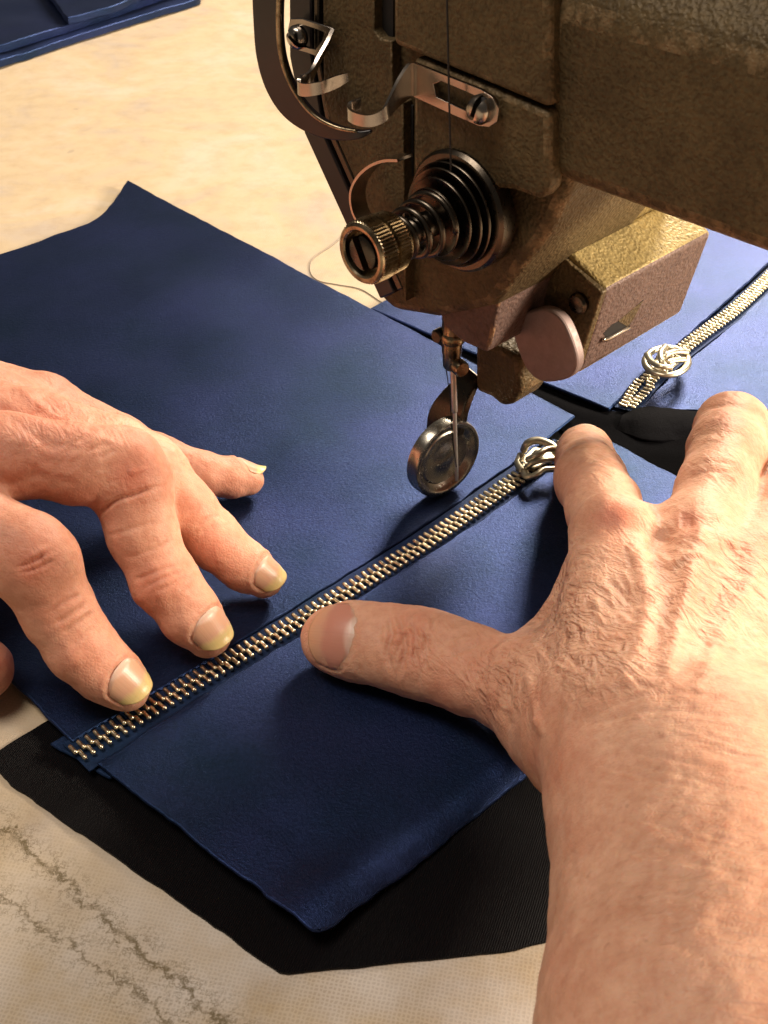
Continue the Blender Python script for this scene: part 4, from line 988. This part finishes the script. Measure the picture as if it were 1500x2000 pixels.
# ---------------------------------------------------------------- left hand
def left_hand():
    f = Field((-26, 18.0, .1), (-1.8, 38.5, 8.8), .058)
    mcp = {2: J(-190, 965, 5.4, 1.15), 3: J(-150, 862, 5.7, 1.15), 4: J(-110, 790, 5.5, 1.1), 5: J(-60, 755, 4.6, 1.0)}
    wr = {2: J(-640, 880, 5.0, 1.7), 3: J(-620, 800, 5.4, 1.8), 4: J(-590, 730, 5.3, 1.7), 5: J(-560, 680, 4.7, 1.6)}
    for k in (2, 3, 4, 5): f.cone(wr[k][0], mcp[k][0], wr[k][1], mcp[k][1], .7)
    for k in (2, 3, 4):
        for t in (.3, .6, .85):
            c = (wr[k][0]*(1-t)+mcp[k][0]*t+wr[k+1][0]*(1-t)+mcp[k+1][0]*t)/2-np.array([0, 0, .3]); f.cone(c, c+np.array([.01, 0, 0]), 1.1, 1.1, .7)
    fa = [un(-640, 870, 5.0), un(-600, 710, 5.0)]
    for p in fa: f.cone(p, p+np.array([-4.5, -1.5, .3]), 2.0, 2.3, .9)
    ix = [mcp[2], J(-60, 1020, 5.0, 1.02), J(48, 1078, 4.5, 1.06), J(70, 1105, 4.2, 1.06), J(112, 1190, 3.1, .92), J(157, 1264, 2.2, .85), J(207, 1312, 1.55, .76), J(246, 1341, 1.18, .64)]
    md = [mcp[3], J(20, 890, 5.7, 1.08), J(150, 905, 5.3, 1.06), J(240, 915, 4.9, 1.08), J(256, 950, 4.5, 1.06), J(278, 1040, 3.5, .94), J(322, 1134, 2.5, .87), J(370, 1200, 1.7, .78), J(406, 1238, 1.20, .65)]
    rg = [mcp[4], J(60, 835, 5.2, 1.0), J(230, 885, 4.4, .95), J(300, 920, 3.9, .93), J(355, 990, 3.1, .84), J(420, 1058, 2.2, .77), J(476, 1105, 1.5, .69), J(516, 1130, 1.12, .57)]
    pk = [mcp[5], J(90, 790, 3.9, .88), J(230, 862, 2.8, .80), J(310, 898, 2.1, .72), J(400, 925, 1.5, .66), J(450, 932, 1.2, .60), J(485, 936, 1.0, .50)]
    for c in (ix, md, rg, pk): f.chain(c, .30)
    f.cone(un(232, 896, 5.15), un(262, 908, 5.1), .58, .56, .45)      # middle knuckle
    f.cone(un(60, 1068, 4.75), un(90, 1088, 4.6), .60, .6, .4)       # index knuckle
    for a, b in ((2, 3), (3, 4), (4, 5)):
        c = (mcp[a][0]+mcp[b][0])/2-np.array([-.3, 0, .45]); f.cone(c, c+np.array([.5, 0, -.1]), .85, .6, .6)
    f.chain([J(-600, 960, 4.2, 1.6), J(-330, 1160, 3.0, 1.3), J(-180, 1240, 1.8, 1.05), J(-40, 1308, 1.25, .86)], .5)
    f.cone(un(-560, 900, 4.4), un(-260, 1050, 3.6), 1.5, 1.0, .8)
    f.cone(un(-60, 815, 5.45), un(190, 872, 4.75), .98, .80, .6)
    f.cone(un(-40, 770, 4.9), un(215, 866, 3.7), .92, .70, .6)
    hint = np.array([.35, -.35, .8])
    nails = [Nail(ix[-1][0], ix[-3][0], (.45, -.45, .9), .72, 1.08, .9, .60, .86), Nail(md[-1][0], md[-3][0], (.45, -.45, .9), .72, 1.05, .9, .57, .86),
             Nail(rg[-1][0], rg[-3][0], (.25, -.35, .9), .62, .98, .8, .53, .84), Nail(pk[-1][0], pk[-3][0], (.0, .55, .9), .54, 1.0, .7, .50, .90)]
    S = []
    # middle finger PIP folds and lines
    S += [([(185, 1015), (215, 985), (260, 965), (305, 950)], 4.5, -0.084), ([(200, 1000), (240, 975), (290, 958)], 4, -0.042), ([(175, 880), (200, 868), (215, 875)], 5, -0.042), ([(195, 895), (225, 880)], 5, -0.035), ([(250, 925), (285, 915)], 6, 0.042),
          ([(262, 1132), (300, 1118), (345, 1100)], 4.5, -0.070), ([(280, 1150), (320, 1130), (355, 1112)], 4, -0.063), ([(300, 1160), (340, 1140), (368, 1122)], 4, -0.049), ([(245, 1090), (290, 1075), (335, 1058)], 4, -0.035), ([(205, 1050), (260, 1030), (310, 1020)], 5, -0.035)]
    S += [([(30, 1110), (60, 1098), (95, 1080)], 4.5, -0.070), ([(38, 1120), (75, 1108), (110, 1095)], 4, -0.063), ([(60, 1085), (95, 1070)], 5, 0.042), ([(95, 1200), (130, 1175), (155, 1165)], 4.5, -0.063), ([(108, 1222), (140, 1200), (165, 1182)], 4.5, -0.063), ([(118, 1240), (155, 1215), (180, 1198)], 4, -0.056), ([(135, 1265), (165, 1240), (190, 1222)], 4, -0.049)]
    S += [([(385, 1030), (405, 1015), (425, 1005)], 4, -0.049), ([(395, 1042), (418, 1025)], 4, -0.042), ([(365, 1010), (390, 990)], 4, -0.028), ([(345, 880), (352, 905)], 4, -0.035), ([(372, 885), (365, 910)], 4, -0.042)]
    # back of the hand: tendon ridges, veins
    S += [([(-40, 760), (60, 815), (170, 850), (250, 880)], 14, .05), ([(0, 800), (80, 860), (150, 880)], 12, -.05), ([(20, 740), (90, 800), (160, 830)], 8, .04), ([(60, 900), (110, 920), (160, 930)], 10, .03), ([(0, 945), (40, 940), (80, 925)], 10, -.06)]
    rs = random.Random(11)
    for i in range(40):
        x = rs.uniform(-10, 230); y = 740+x*.45+rs.uniform(0, 140); L = rs.uniform(20, 50); a = math.radians(rs.uniform(-60, -20))
        S.append(([(x, y), (x+math.cos(a)*L*.5+2, y+math.sin(a)*L*.5+2), (x+math.cos(a)*L, y+math.sin(a)*L)], 4, rs.choice((-.018, .014))))
    reds = [(265, 920, 55, .65), (75, 1090, 60, .65), (300, 1140, 60, .45), (150, 1290, 60, .35), (415, 950, 60, .30), (60, 850, 120, .40), (170, 1000, 70, .35), (430, 1080, 50, .30), (0, 1300, 60, .5), (90, 1190, 60, .35)]
    Jn = []
    V, F, red = finish_hand(f, 'hand', None, '', '', nails, S, reds, Jn, 19, wmask=[(250, 930, 60, 50, .16, 1), (75, 1090, 60, 50, .16, 1), (100, 840, 160, 90, .26, 1)])
    o = hand_object('person', V, F, red, M_SKIN_L)
    tag(o, 'bare left hand with spread fingers pressing the dark blue cloth', 'hand')
    for nl in nails: nl.build(f, o, M_NAIL)
    return o
left_hand()
